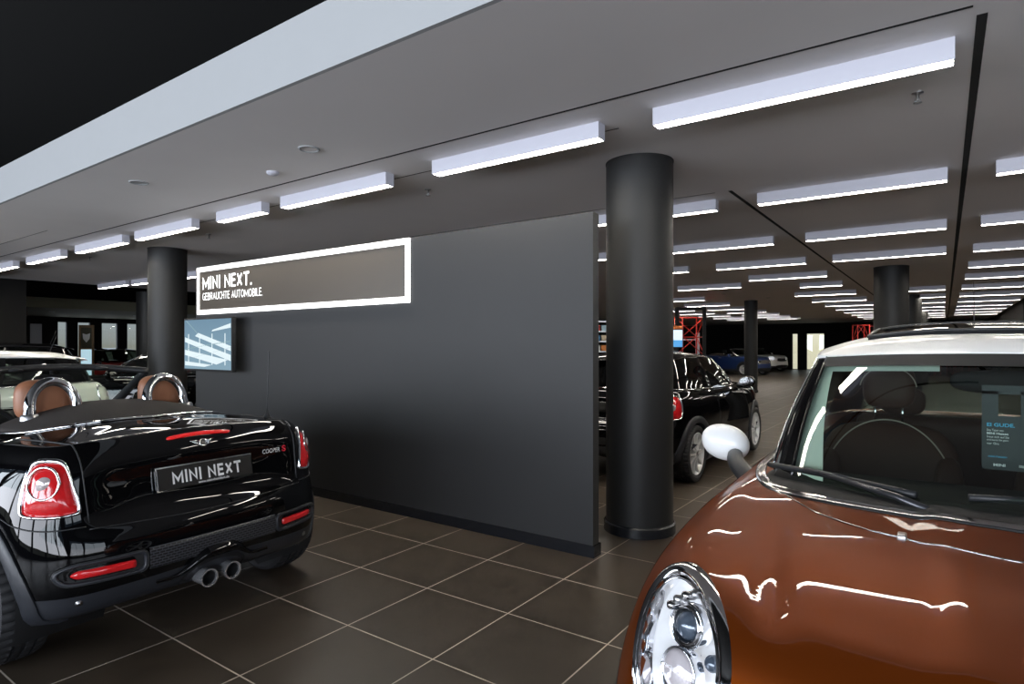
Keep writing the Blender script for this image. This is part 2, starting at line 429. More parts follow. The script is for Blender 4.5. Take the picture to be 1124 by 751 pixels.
# ---------------------------------------------------------------- freestanding partition
WX0, WX1, WY, WT, WH = -7.29, -1.98, 3.76, .085, 2.39
part = struct(MB().box((WX0, WY, 0), (WX1, WY+WT, WH)).build('wall_partition', M['wall_grey'], smooth=False),
              'freestanding dark grey partition wall carrying the lit sign')
sk = MB().box((WX0, WY-.012, 0), (WX1+.012, WY+WT+.012, .082)).build('baseboard_partition', M['skirt'], smooth=False); sk['kind'] = 'structure'

# ---------------------------------------------------------------- columns
def column(x, y, r, z1=ZC, lab=None):
    o = MB().lathe([(r, .085), (r, z1-.01), (r+.004, z1-.01), (r+.004, z1)], 64).build('column', M['column'], auto=40)
    o.location = (x, y, 0); o['kind'] = 'structure'
    if lab: o['label'] = lab
    p = MB().lathe([(r+.004, 0), (r+.018, .004), (r+.018, .074), (r+.006, .085), (r, .085)], 64).build('plinth', M['skirt'], o, auto=40)
    return o
column(-1.985, 4.555, .262, lab='thick round black column at the end of the partition')
column(-9.53, 4.49, .262, lab='round black column beyond the convertible')
column(-.80, 13.15, .28)
for y in (20.6, 28.1, 35.6): column(-.80, y, .28)
column(-5.02, 20.2, .2); column(-8.05, 32.4, .24)
column(-17.5, 7.72, .26)

# ---------------------------------------------------------------- ceiling lamps
def make_lamp(x0, x1, y):
    L = x1-x0; h = .106; w = .092; t = .006
    o = thing('ceiling_light', None, 'ceiling light', (x0, y, ZC))
    mb = MB()
    mb.box((0, 0, -h), (L, t, 0)); mb.box((0, w-t, -h), (L, w, 0)); mb.box((0, t, -h), (t, w-t, 0)); mb.box((L-t, t, -h), (L, w-t, 0))
    mb.box((t, t, -.012), (L-t, w-t, -.002))
    mb.build('housing', M['housing'], o, smooth=False)
    MB().box((t, t, -h+.004), (L-t, w-t, -h+.018)).build('diffuser', M['lamp'], o, smooth=False)
    return o
ROWS = [3.55, 6.10, 8.57, 10.88, 13.08, 15.25, 17.85, 20.45, 22.95, 25.45, 27.75, 30.1, 32.4, 34.7]
ORD = ['first', 'second', 'third', 'fourth', 'fifth', 'sixth', 'seventh', 'eighth', 'ninth', 'tenth', 'eleventh', 'twelfth', 'thirteenth', 'fourteenth']
COLS = {'right of the dark slot': (.33, 1.80), 'between the two long slots': (-1.46, .02), 'beside the thick column': (-3.30, -1.85)}
ROW1 = [(-1.46, .04), (-3.29, -1.83), (-5.29, -3.81), (-6.46, -5.61), (-8.40, -6.98), (-10.29, -8.75), (-12.28, -10.82), (-13.95, -12.9), (-15.7, -14.3)]
for i, (a, b) in enumerate(ROW1):
    o = make_lamp(a, b, ROWS[0])
    o['label'] = 'white strip light, %s from the right in the long front row' % ORD[i]; o['group'] = 'strip lights of the front row'
for r, y in enumerate(ROWS[1:]):
    for nm, (a, b) in COLS.items():
        if nm.startswith('between') and ROWS[r+1] in (13.08, 15.25): continue
        if nm.startswith('beside') and y == 15.25: a = -2.72
        if nm.startswith('right') and y > 33: continue
        o = make_lamp(a, b, y)
        o['label'] = 'white strip light %s, %s row behind the front row' % (nm.replace('beside the thick column', 'left of the narrow slot'), ORD[r]); o['group'] = 'strip lights in rows ' + nm
for r, y in enumerate(ROWS[6:13]):
    for k, (a, b) in enumerate([(-7.28, -5.75), (-9.25, -7.75)]):
        if k and y < 20: continue
        o = make_lamp(a, b, y)
        o['label'] = 'white strip light above the far parked cars, %s row, %s side' % (ORD[r], 'slot' if not k else 'shelf'); o['group'] = 'strip lights above the far cars'
for i, (a, b, y) in enumerate([(-16.2, -14.75, 6.05), (-14.6, -13.2, 6.1), (-12.7, -11.3, 6.1), (-5.29, -3.8, 8.57), (-5.29, -3.8, 6.1), (-5.29, -3.8, 14.4), (-5.29, -3.8, 10.88)]):
    o = make_lamp(a, b, y)
    o['label'] = ['white strip light left of the far round column, end one', 'white strip light left of the far round column, touching it', 'white strip light just right of the far round column',
                  'white strip light in the gap beside the partition, second', 'white strip light in the gap beside the partition, top one', 'white strip light in the gap beside the partition, lowest', 'white strip light in the gap beside the partition, third'][i]
    o['group'] = 'strip lights behind the partition'

# small ceiling fittings
def ring_fitting(x, y, r, lab, solid=False):
    o = MB().lathe([(r*.80, -.001), (r*.82, -.008), (r, -.008), (r+.004, 0)], 40).build('ceiling_speaker', M['fascia'])
    o.location = (x, y, ZC); tag(o, lab, 'speaker')
    MB().lathe([(0.0001, -.003), (r*.8, -.003)], 40).build('grille', M['ceil'] if not solid else M['fascia'], o)
ring_fitting(-3.83, 2.81, .075, 'round ceiling speaker with thin pale ring, right of the two')
ring_fitting(-5.85, 2.51, .075, 'flush round ceiling speaker disc, left of the two', True)
o = MB().lathe([(.0001, -.028), (.035, -.026), (.05, -.012), (.052, 0)], 32).build('ceiling_smoke_detector', M['housing']); o.location = (-4.59, 3.01, ZC)
tag(o, 'small white smoke detector between the two ceiling speakers', 'smoke detector')
def sprinkler(x, y, lab):
    o = MB().lathe([(.03, 0), (.03, -.004), (.009, -.006), (.009, -.03), (.004, -.032), (.004, -.055), (.022, -.056), (.022, -.059), (.0001, -.06)], 20).build('ceiling_sprinkler', M['steel'])
    o.location = (x, y, ZC); tag(o, lab, 'sprinkler', 'ceiling sprinklers')
    MB().tube([(-.009, 0, -.03), (-.014, 0, -.043), (-.006, 0, -.056)], .002, 6).tube([(.009, 0, -.03), (.014, 0, -.043), (.006, 0, -.056)], .002, 6).build('yoke', M['steel'], o)
for x, y, l in [(-.127, 4.22, 'steel sprinkler hanging below the large front strip light'), (-3.92, 4.18, 'steel sprinkler left of the second front strip light'),
                (-7.8, 4.19, 'steel sprinkler above the lit sign'), (-11.36, 4.13, 'steel sprinkler left of the far round column')]:
    sprinkler(x, y, l)
def spot(x, y, z, lab, r=.05):
    o = MB().lathe([(r*.7, -.002), (r*.75, -.012), (r, -.012), (r+.006, 0)], 24).build('downlight', M['steel']); o.location = (x, y, z)
    tag(o, lab, 'downlight', 'small round downlights')
    MB().lathe([(.0001, -.004), (r*.7, -.004)], 24).build('bulb_face', M['lamp'], o)
for i, (x, y) in enumerate([(-4.27, 13.4), (-5.0, 17.2), (-4.3, 19.3)]):
    spot(x, y, ZC, 'small downlight in the ceiling left of the narrow slot, %s in line' % ORD[i])
for i, (x, y) in enumerate([(-22.0, 7.0), (-22.6, 9.6), (-22.3, 11.8)]):
    spot(x, y, 2.52, 'small downlight under the dropped bulkhead, %s from the left' % ORD[i], .07)

# ---------------------------------------------------------------- lit sign on the partition
sx0, sx1, sz0, sz1, fy = -7.225, -3.73, 1.835, 2.388, WY-.045
sg = thing('illuminated_sign', 'long lit sign with white border and lettering on the grey partition', 'sign', ((sx0+sx1)/2, WY, sz0))
bw = .052
mb = MB()
cx_ = (sx0+sx1)/2; hw = (sx1-sx0)/2; hh = sz1-sz0
for a, b in [((-hw, -.022, 0), (hw, -.001, bw)), ((-hw, -.022, hh-bw), (hw, -.001, hh)), ((-hw, -.022, bw), (-hw+bw*.85, -.001, hh-bw)), ((hw-bw*.85, -.022, bw), (hw, -.001, hh-bw))]: mb.box(a, b)
mb.build('border', M['sign_glow'], sg, smooth=False)
MB().box((-hw+bw*.85, -.014, bw), (hw-bw*.85, -.001, hh-bw)).build('panel', M['sign_panel'], sg, smooth=False)
stroke_text('MINI NEXT.', 'lettering', M['sign_glow'], sg, (-hw+.12, -.016, .29), (1, 0, 0), (0, 0, 1), 1.01, .150, .155)
stroke_text('GEBRAUCHTE AUTOMOBILE.', 'lettering', M['sign_glow'], sg, (-hw+.12, -.016, .165), (1, 0, 0), (0, 0, 1), 1.21, .085, .10, .17)

# ---------------------------------------------------------------- wall screen
def screen_mat():
    m = mat('screen_image', (.02, .03, .04), .15)
    nt = m.node_tree; b = nt.nodes['Principled BSDF']
    tc = nt.nodes.new('ShaderNodeTexCoord'); sp = nt.nodes.new('ShaderNodeSeparateXYZ')
    rmp = nt.nodes.new('ShaderNodeValToRGB')
    mr = nt.nodes.new('ShaderNodeMapRange'); mr.inputs[1].default_value = 0; mr.inputs[2].default_value = .58
    e = rmp.color_ramp.elements; e[0].color = (.30, .46, .56, 1); e[1].color = (.20, .33, .44, 1)
    nt.links.new(tc.outputs['Object'], sp.inputs[0]); nt.links.new(sp.outputs['Z'], mr.inputs[0]); nt.links.new(mr.outputs[0], rmp.inputs[0])
    nt.links.new(rmp.outputs[0], b.inputs['Emission Color']); b.inputs['Emission Strength'].default_value = .8
    return m
TW, TH = 1.02, .60
tv = thing('wall_screen', 'flat screen showing a pale blue building picture beside the column', 'television', (-7.25, 3.60, 1.182))
MB().box((0, 0, 0), (TW, .05, TH), .006).build('casing', M['matte_black'], tv, auto=40)
MB().box((.25, .05, .15), (TW-.40, .155, TH-.15)).build('wall_bracket', M['black_plastic'], tv, smooth=False)
MB().box((.018, -.002, .022), (TW-.018, .004, TH-.018)).build('display', screen_mat(), tv, smooth=False)
M['scr_w'] = mat('screen_white', (.05, .05, .05), .15, emit=(.80, .93, .97), es=.95)
M['scr_m'] = mat('screen_mid', (.05, .05, .05), .15, emit=(.36, .58, .66), es=.62)
mb = MB()
def q(*p): mb.add([(x*TW, -.003, z*TH) for x, z in p], [(0, 1, 2, 3)])
q((.25, .66), (.98, .38), (.98, .47), (.32, .72)); q((.60, .74), (.98, .80), (.98, .88), (.62, .77))
q((.03, .55), (.98, .20), (.98, .31), (.03, .64)); q((.03, .30), (.70, .13), (.92, .22), (.03, .40)); q((.03, .10), (.45, .08), (.6, .12), (.03, .18))
for x in (.10, .34, .60, .86): q((x, .12), (x+.018, .12), (x+.018, .70), (x, .70))
pic = mb.build('display_picture', M['scr_w'], tv, smooth=False)
mb = MB()
q((.03, .40), (.98, .55), (.98, .57), (.03, .42)); q((.05, .95), (.34, .66), (.35, .67), (.07, .96)); q((.03, .20), (.98, .44), (.98, .45), (.03, .21))
mb.build('display_lines', M['scr_m'], tv, smooth=False)

# ---------------------------------------------------------------- daylight
w = bpy.data.worlds.new('world'); SC.world = w; w.use_nodes = True
bg = w.node_tree.nodes['Background']
sky = w.node_tree.nodes.new('ShaderNodeTexSky'); sky.sky_type = 'HOSEK_WILKIE'; sky.turbidity = 6
sky.sun_direction = Vector((.3, .8, .55)).normalized(); sky.ground_albedo = .4
w.node_tree.links.new(sky.outputs[0], bg.inputs[0]); bg.inputs[1].default_value = 2.5
def portal(x, y, z, sx, sy, rot, power):
    l = bpy.data.lights.new('window_daylight', 'AREA'); l.shape = 'RECTANGLE'; l.size = sx; l.size_y = sy; l.energy = power; l.color = (.86, .90, 1.0)
    o = bpy.data.objects.new('window_daylight', l); COL.objects.link(o); o.location = (x, y, z); o.rotation_euler = rot
    return o
for (a, b, z0, z1) in back_open: portal((a+b)/2, Y0-.25, (z0+z1)/2, b-a, z1-z0, (PI/2+.62, 0, 0), 420)
for (a, b, z0, z1) in [(-6.0, -2.6, .25, 3.9), (-2.2, 1.2, .25, 3.9)]: portal(X1+.25, (a+b)/2, (z0+z1)/2, b-a, z1-z0, (PI/2+.62, 0, PI/2), 200)
for a, b, z0, z1 in left_open: portal(X0-.25, (a+b)/2, (z0+z1)/2, b-a+.4, z1-z0, (PI/2, 0, -PI/2), 5)
try:
    SC.cycles.use_denoising = True; SC.cycles.use_light_tree = True
    SC.cycles.max_bounces = 8; SC.cycles.transparent_max_bounces = 16; SC.cycles.caustics_reflective = False; SC.cycles.caustics_refractive = False
    SC.cycles.sample_clamp_indirect = 4
except Exception: pass
# ================================================================ cars
class Shell:
    """closed loop body surface: stations (x, y, [(inset, z) ...], spine_x, crown) for the half y >= 0, front centre to rear centre"""
    def __init__(s, st, caps=(.12, .35, .65, 1.0), zc=None, power=2.2, sub=6, bumps=None):
        base = np.array([(a[0], a[1]) for a in st], float); n = len(st)
        ext = np.vstack([base, (base[1:-1]*(1, -1))[::-1]])
        tan = np.roll(ext, -1, 0) - np.roll(ext, 1, 0); nor = np.stack([-tan[:, 1], tan[:, 0]], 1)
        nor /= np.linalg.norm(nor, axis=1)[:, None]
        half = []
        for i in range(n):
            x, y, prof, xs = st[i][:4]; nx, ny = nor[i]
            if (nx*x + ny*y) < 0: nx, ny = -nx, -ny
            if y == 0: ny = 0.0; nx = math.copysign(1, x)
            row = [(x - nx*d, max(0.0, y - ny*d) if y > 0 else 0.0, z) for d, z in prof]
            ex, ey, ez = row[-1]
            for c in caps:
                px = ex + (xs-ex)*c; py = ey*(1-c); wgt = (1-c)**power
                row.append((px, py, ez*wgt + zc(xs)*(1-wgt)))
            half.append(row)
        half = np.array(half)
        full = np.concatenate([half, (half[1:-1]*(1, -1, 1))[::-1]], 0)
        P = cr(full, sub, True)
        P = cr(P.transpose(1, 0, 2), sub).transpose(1, 0, 2)
        if bumps is not None: P = bumps(P)
        s.P = P; s.nlev = half.shape[1]; s.side = len(st[0][2]); s.sub = sub
        nu, nv = P.shape[:2]
        V = [Vector(p) for p in P.reshape(-1, 3)]; Fc = []
        for i in range(nu):
            for j in range(nv-1):
                k = (i+1) % nu; Fc.append((i*nv+j, k*nv+j, k*nv+j+1, i*nv+j+1))
        s.bvh = BVHTree.FromPolygons(V, Fc)
    def mesh(s, keep): return MB().grid(s.P, True, False, keep)
    def hit(s, o, d, off=0.0, far=6.0):
        o = Vector(o); d = Vector(d).normalized()
        h = s.bvh.ray_cast(o, d, far)
        if h[0] is None:
            h = s.bvh.find_nearest(o + d*2.0)
        p, n = h[0], h[1]
        if n.dot(d) > 0: n = -n
        return p + n*off, n

def rear(a, b): return (-6, a, b), (1, 0, 0)
def front(a, b): return (6, a, b), (-1, 0, 0)
def left(a, b): return (a, 6, b), (0, -1, 0)
def right(a, b): return (a, -6, b), (0, 1, 0)
def top(a, b): return (a, b, 6), (0, 0, -1)
def slant(dx, dy, dz=0.0):
    """outline given in (y, z); the ray comes from outside along (dx, dy)"""
    d = Vector((dx, dy, dz)).normalized()
    def f(a, b):
        o = Vector((0, a, b)) - d*3.0
        return o, d
    return f

def patch(sh, outline, view, rings=10, off=.004, dome=0.0, skirt=.012, c=None):
    out = np.array(outline, float); cc = np.array(c) if c is not None else out.mean(0)
    G = []
    for k in range(rings+1):
        r = max(k/rings, 1e-3); row = []
        for p in out:
            q = cc + (p-cc)*r
            row.append(list(sh.hit(*view(*q), off=off + dome*(1-r**2.5))[0]))
        G.append(row)
    if skirt:
        G.append([list(sh.hit(*view(*p), off=-skirt)[0]) for p in out])
    G = np.array(G).transpose(1, 0, 2)
    return MB().grid(G, True, False)
def on(sh, pts, view, off=.002): return [sh.hit(*view(*p), off=off)[0] for p in pts]
def band(sh, outer, inner, view, off=.003, mid=0.0, depth=.012):
    """closed raised frame between two outlines with the same number of points"""
    o = np.array(outer); i = np.array(inner); rows = []
    for t, h in [(0, -depth), (0, off*.7), (.15, off+mid*.6), (.5, off+mid), (.85, off+mid*.6), (1, off*.7), (1, -depth)]:
        rows.append([list(sh.hit(*view(*(a+(b-a)*t)), off=h)[0]) for a, b in zip(o, i)])
    return MB().grid(np.array(rows).transpose(1, 0, 2), True, False)
def scale_outline(o, f, d=(0, 0)):
    o = np.array(o, float); c = o.mean(0); return c + (o-c)*f + np.array(d)

def strip_on(sh, pts, view, w=.003, off=.0015, n=6):
    P = cr(np.array(pts, float), n)
    return MB().tube(on(sh, P, view, off), w, 6)

# ---------------------------------------------------------------- wheels
def make_wheel(parent, x, y, R, W, side, style='ten', alloy=None):
    """part: wheel (rim and spokes) with sub-parts tyre and hub_cap; side = +1 outer face towards +y"""
    al = alloy or M['alloy']; rr = R*.735
    o_face = W*.5
    mb = MB()
    mb.lathe([(rr*.93, -W*.42), (rr, -W*.45), (rr*.9, -W*.3), (rr*.86, W*.2), (rr*.93, W*.36), (rr*1.0, W*.43), (rr*1.005, W*.46), (rr*.975, W*.465), (rr*.945, W*.40)], 64, 'y')
    ns = 10 if style == 'ten' else 5
    for k in range(ns):
        a = 2*PI*k/ns; ca, sa = math.cos(a), math.sin(a)
        pts = []
        for t in np.linspace(0, 1, 7):
            r = rr*(.17 + .78*t); wd = rr*((.060 + .035*abs(t-.35)) if ns == 10 else (.16 - .05*t)); dp = W*(.40 - .10*math.sin(t*PI*.9) + .0*t); th = W*.07
            ring = []
            for (u, v) in [(-1, -1), (-.8, 1), (.8, 1), (1, -1)]:
                ring.append((ca*r - sa*u*wd, dp + v*th, sa*r + ca*u*wd))
            pts.append(ring)
        mb.grid(np.array(pts), False, True)
    mb.lathe([(rr*.23, W*.20), (rr*.23, W*.37), (rr*.19, W*.42), (rr*.10, W*.43)], 32, 'y')
    for k in range(5):
        a = 2*PI*(k+.5)/5; mb.lathe([(.0001, W*.42), (.008, W*.42), (.009, W*.36)], 8, 'y', (rr*.15*math.cos(a), 0, rr*.15*math.sin(a)))
    w = mb.build('wheel', al, parent, auto=35)
    w.location = (x, y, R)
    if side < 0: w.rotation_euler = (0, 0, PI)
    hw = W*.5
    prof = [(rr*.96, -hw*.80), (rr*1.06, -hw*.98), (R*.90, -hw*1.02), (R*.965, -hw*.93), (R*.992, -hw*.72), (R, -hw*.5), (R, -hw*.47), (R*.972, -hw*.46), (R*.972, -hw*.36), (R, -hw*.35),
            (R, -hw*.1), (R*.972, -hw*.09), (R*.972, hw*.09), (R, hw*.1), (R, hw*.35), (R*.972, hw*.36), (R*.972, hw*.46), (R, hw*.47), (R, hw*.5), (R*.992, hw*.72), (R*.965, hw*.93), (R*.90, hw*1.02), (R*1.0*.82, hw*1.0), (rr*1.0, hw*.80)]
    def tread(r, h, k, j):
        if (4 <= j <= 5 or 18 <= j <= 19) and (k % 4 == 0): return r - .009
        if (10 <= j <= 10 or 13 <= j <= 13) and (k % 4 == 2): return r - .006
        return r
    MB().lathe(prof, 176, 'y', fn=tread).build('tyre', M['rubber'], w, auto=28)
    MB().lathe([(.0001, W*.455), (rr*.09, W*.45), (rr*.105, W*.42)], 24, 'y').build('hub_cap', M['chrome'], w)
    return w

def make_seat(parent, x, y, z, leather, s=1.0, head_h=.20, gap=.045, name='seat', head_w=None):
    """part: seat with sub-parts headrest (piped), front faces +x"""
    mb = MB()
    def pad(c, size, rot=0.0, p=.55):
        o = len(mb.v); mb.ellipsoid((0, 0, 0), size, 28, 16, p)
        for i in range(o, len(mb.v)):
            vx, vy, vz = mb.v[i]; ca, sa = math.cos(rot), math.sin(rot)
            mb.v[i] = (c[0] + vx*ca + vz*sa, c[1] + vy, c[2] - vx*sa + vz*ca)
    pad((x+.10, y, z+.07), (.27*s, .25*s, .085), .08)
    pad((x-.20, y, z+.40), (.085, .25*s, .34), -.30)
    for q in (-1, 1):
        pad((x-.14, y+q*.205*s, z+.36), (.085, .06, .25), -.30, .7); pad((x+.10, y+q*.22*s, z+.12), (.25, .055, .06), .06, .7)
    st = mb.build(name, leather, parent)
    hx, hz = x-.335, z+.76+gap
    mb = MB()
    mb.ellipsoid((hx, y, hz+head_h*.5), (.062, head_w or .135*s, head_h*.52), 28, 16, .60)
    h = mb.build('headrest', leather, st)
    posts = MB()
    for q in (-1, 1): posts.tube([(hx+.01, y+q*.055, hz-.09), (hx+.01, y+q*.055, hz+.04)], .006, 8)
    posts.build('headrest_posts', M['chrome'], st)
    return st

def ring_track(sh_center, z): pass

def wheel_openings(sh, axles, r, zc, ymin=.45, cut_extra=None):
    """keep() for shell faces: drops the wheel openings"""
    def keep(a, b, i, j):
        c = (a+b)/2
        if abs(c[1]) > ymin:
            for ax in axles:
                if (c[0]-ax)**2 + (c[2]-zc)**2 < r*r: return False
        return True
    return keep
def arch_parts(sh, root, axles, r_in, r_out, zc, m, yin=.42, off=.012, a0=-.35, sides=(1, -1)):
    for ax in axles:
        for s in sides:
            vw = left if s > 0 else right
            A = np.linspace(a0, PI-a0, 49); rows = []
            for (rr, h) in [(r_out, -.01), (r_out, off*.6), (r_out-.008, off), (r_in+.012, off), (r_in, off*.5)]:
                rows.append([list(sh.hit(*vw(ax + rr*math.cos(t), max(zc + rr*math.sin(t), .17)), off=h)[0]) for t in A])
            last = np.array(rows[-1]); inn = last.copy(); inn[:, 1] = s*(np.abs(last[:, 1]) - .05); rows.append(inn.tolist())
            MB().grid(np.array(rows)).build('wheel_arch', m, root, auto=50)
            MB().grid(np.array([[(ax + r_in*1.0*math.cos(t), s*y, max(zc + r_in*math.sin(t), .12)) for t in np.linspace(-.5, PI+.5, 33)] for y in (yin, .78)])).grid(
                np.array([[(ax + r_in*q*math.cos(t), s*yin, max(zc + r_in*q*math.sin(t), .12)) for t in np.linspace(-.5, PI+.5, 33)] for q in (.01, 1.0)])).build('wheel_well', M['matte_black'], root)

# ---------------------------------------------------------------- glasshouse
class House:
    """belt and top rings (half, front centre to rear centre); zc(x) roof centre line"""
    def __init__(s, belt, topr, bulge=.02, n=8, m=10):
        def full(a):
            a = np.array(a, float); return cr(np.vstack([a, (a[1:-1]*(1, -1, 1))[::-1]]), n, True)
        s.B = full(belt); s.T = full(topr); s.n = n; s.k = len(belt)
        G = []
        for b, t in zip(s.B, s.T):
            o = np.array([b[0]+.2, b[1], 0]); o = o/np.linalg.norm(o) if np.linalg.norm(o) else o
            G.append([b + (t-b)*h + o*bulge*math.sin(PI*h) for h in np.linspace(0, 1, m)])
        s.G = np.array(G)
    def seg(s, k0, k1, side, inset=0.0, h0=0, h1=None):
        """columns between control k0 and k1; side +1 left, -1 right, 0 both across the centre (k0=0 or k1=last)"""
        N = len(s.G); n = s.n; last = s.k-1
        if side == 0:
            if k0 == 0: idx = [i % N for i in range(-k1*n, k1*n+1)]
            else: idx = [i % N for i in range(k0*n, (2*last-k0)*n+1)]
        elif side > 0: idx = list(range(k0*n, k1*n+1))
        else: idx = [(-i) % N for i in range(k0*n, k1*n+1)]
        return MB().grid(s.G[idx][:, h0:h1])
    def roof(s, zc, xspine, p=2.6, lip=.012, rows=(0, .04, .12, .25, .45, .7, 1.0)):
        G = []
        for t in s.T:
            o = np.array([t[0]+.45, t[1], 0]); o /= np.linalg.norm(o)
            e = t + o*lip; xs = np.clip(t[0], xspine[0], xspine[1]); row = [e - np.array([0, 0, .022]) - o*.004, e - np.array([0, 0, .004])]
            for r in rows:
                x = e[0] + (xs-e[0])*r; w = (1-r)**p
                row.append(np.array([x, e[1]*(1-r), e[2]*w + zc(xs)*(1-w)]))
            G.append(row)
        G = np.array(G); G = cr(G.transpose(1, 0, 2), 3).transpose(1, 0, 2)
        return MB().grid(G, True, False)

def lerpf(xs, zs):
    c = np.array(xs, float); z = np.array(zs, float); o = np.argsort(c); c, z = c[o], z[o]
    def f(x):
        if x <= c[0]: return z[0]
        if x >= c[-1]: return z[-1]
        i = int(np.searchsorted(c, x)) - 1; i = max(0, min(i, len(c)-2))
        h = c[i+1]-c[i]; t = (x-c[i])/h
        def sl(k):
            if k == 0: return (z[1]-z[0])/(c[1]-c[0])
            if k == len(c)-1: return (z[-1]-z[-2])/(c[-1]-c[-2])
            return (z[k+1]-z[k-1])/(c[k+1]-c[k-1])
        m0, m1 = sl(i)*h, sl(i+1)*h
        return (2*t**3-3*t*t+1)*z[i] + (t**3-2*t*t+t)*m0 + (-2*t**3+3*t*t)*z[i+1] + (t**3-t*t)*m1
    return f

def mirror_part(parent, x, y, z, s, cap_m, base_pt, shell_m=None, name='mirror'):
    """door mirror: part mirror (cap) with sub-parts stalk and mirror_glass"""
    mb = MB(); mb.ellipsoid((0, 0, 0), (.070, .104, .080), 28, 18, .94)
    for i, (vx, vy, vz) in enumerate(mb.v):
        if vx < -.03: mb.v[i] = (-.03 + (vx+.03)*.25, vy, vz)
        vx, vy, vz = mb.v[i]; mb.v[i] = (x+vx, y+vy, z+vz + .10*s*vy)
    m = mb.build(name, cap_m, parent)
    st = MB(); bx, by, bz = base_pt
    P = cr(np.array([(x+.005, y - s*.045, z-.040), ((x+bx)/2+.02, (y+by)/2 + s*.005, (z+bz)/2), (bx, by, bz)]), 6)
    st.tube([list(p) for p in P], [.030 + .010*k/(len(P)-1) for k in range(len(P))], 16).build('stalk', M['black_plastic'], m)
    gl = MB(); gl.add([(x-.052, y+.088*math.cos(q), z+.066*math.sin(q)+.10*s*.088*math.cos(q)) for q in np.linspace(0, 2*PI, 33)[:-1]], [tuple(range(32))])
    gl.build('mirror_glass', M['dark_chrome'], m, smooth=False)
    return m
# ---------------------------------------------------------------- body tables (half outlines at the widest level)
def prof(ins, zs): return list(zip(ins, zs))
# crossover, wheelbase centre at origin, +x forwards
ZC_SUV = lerpf([-1.9, -1.5, -1.0, 0, .9, 1.18, 1.33, 1.65, 1.85, 2.0], [1.0, 1.02, 1.02, 1.02, 1.005, .993, .980, .950, .922, .885])
ST_SUV = [
 (2.08, 0,   prof([.12, .05, .01, 0, .012, .03, .055, .09, .16], [.24, .28, .38, .50, .62, .71, .79, .845, .893]), 1.25),
 (2.065, .32, prof([.12, .05, .01, 0, .012, .03, .055, .09, .16], [.24, .28, .38, .50, .62, .71, .79, .845, .895]), 1.25),
 (1.99, .60, prof([.13, .05, .01, 0, .012, .035, .065, .105, .17], [.24, .28, .38, .50, .62, .72, .80, .86, .905]), 1.22),
 (1.835, .80, prof([.15, .05, .01, 0, .012, .04, .075, .12, .18], [.23, .27, .38, .50, .63, .74, .82, .88, .922]), 1.18),
 (1.56, .882, prof([.20, .05, .01, 0, .008, .035, .07, .115, .18], [.22, .25, .37, .50, .65, .77, .85, .905, .942]), 1.15),
 (1.15, .897, prof([.20, .05, .01, 0, .005, .025, .055, .095, .155], [.20, .23, .36, .50, .66, .79, .875, .93, .963]), 1.02),
 (.72, .894, prof([.20, .05, .01, 0, .004, .02, .045, .08, .135], [.19, .22, .36, .52, .68, .81, .89, .94, .972]), .72),
 (.10, .8945, prof([.20, .05, .012, 0, .004, .018, .04, .07, .125], [.19, .22, .36, .52, .68, .82, .90, .955, .985]), .10),
 (-.60, .8945, prof([.20, .05, .012, 0, .004, .018, .04, .07, .125], [.19, .22, .36, .52, .68, .82, .91, .965, 1.0]), -.6),
 (-1.15, .892, prof([.20, .05, .01, 0, .004, .02, .045, .08, .135], [.20, .23, .36, .52, .68, .82, .92, .98, 1.02]), -1.1),
 (-1.55, .865, prof([.20, .05, .01, 0, .006, .03, .06, .09, .15], [.22, .25, .37, .50, .66, .80, .91, .98, 1.02]), -1.3),
 (-1.82, .77, prof([.16, .05, .01, 0, .01, .04, .07, .10, .16], [.24, .27, .37, .50, .64, .78, .90, .98, 1.02]), -1.4),
 (-1.965, .55, prof([.14, .05, .01, 0, .02, .06, .09, .12, .18], [.26, .29, .37, .50, .64, .76, .90, .98, 1.02]), -1.5),
 (-2.02, .28, prof([.14, .05, .01, 0, .02, .07, .10, .13, .19], [.26, .29, .37, .50, .64, .74, .90, .98, 1.02]), -1.5),
 (-2.03, 0,  prof([.14, .05, .01, 0, .02, .07, .10, .13, .19], [.26, .29, .37, .50, .64, .74, .90, .98, 1.02]), -1.5)]
def smooth01(t): t = np.clip(t, 0, 1); return t*t*(3-2*t)
def bumps_suv(P):
    x, y, z = P[..., 0], np.abs(P[..., 1]), P[..., 2]
    onhood = smooth01((z-.865)/.05)*smooth01((x-1.0)/.2)
    vx = .467 + .20*(1.74-x)                         # valley between bonnet and wing bulge
    dz = -.017*np.exp(-((y-vx)/.042)**2)*smooth01((x-1.25)/.35)*(1-smooth01((x-1.86)/.14))
    dz = dz + .010*smooth01((.185+.05*(1.7-x)-y)/.05)*smooth01((x-1.05)/.15)
    Q = P.copy(); Q[..., 2] = z + dz*onhood
    return Q

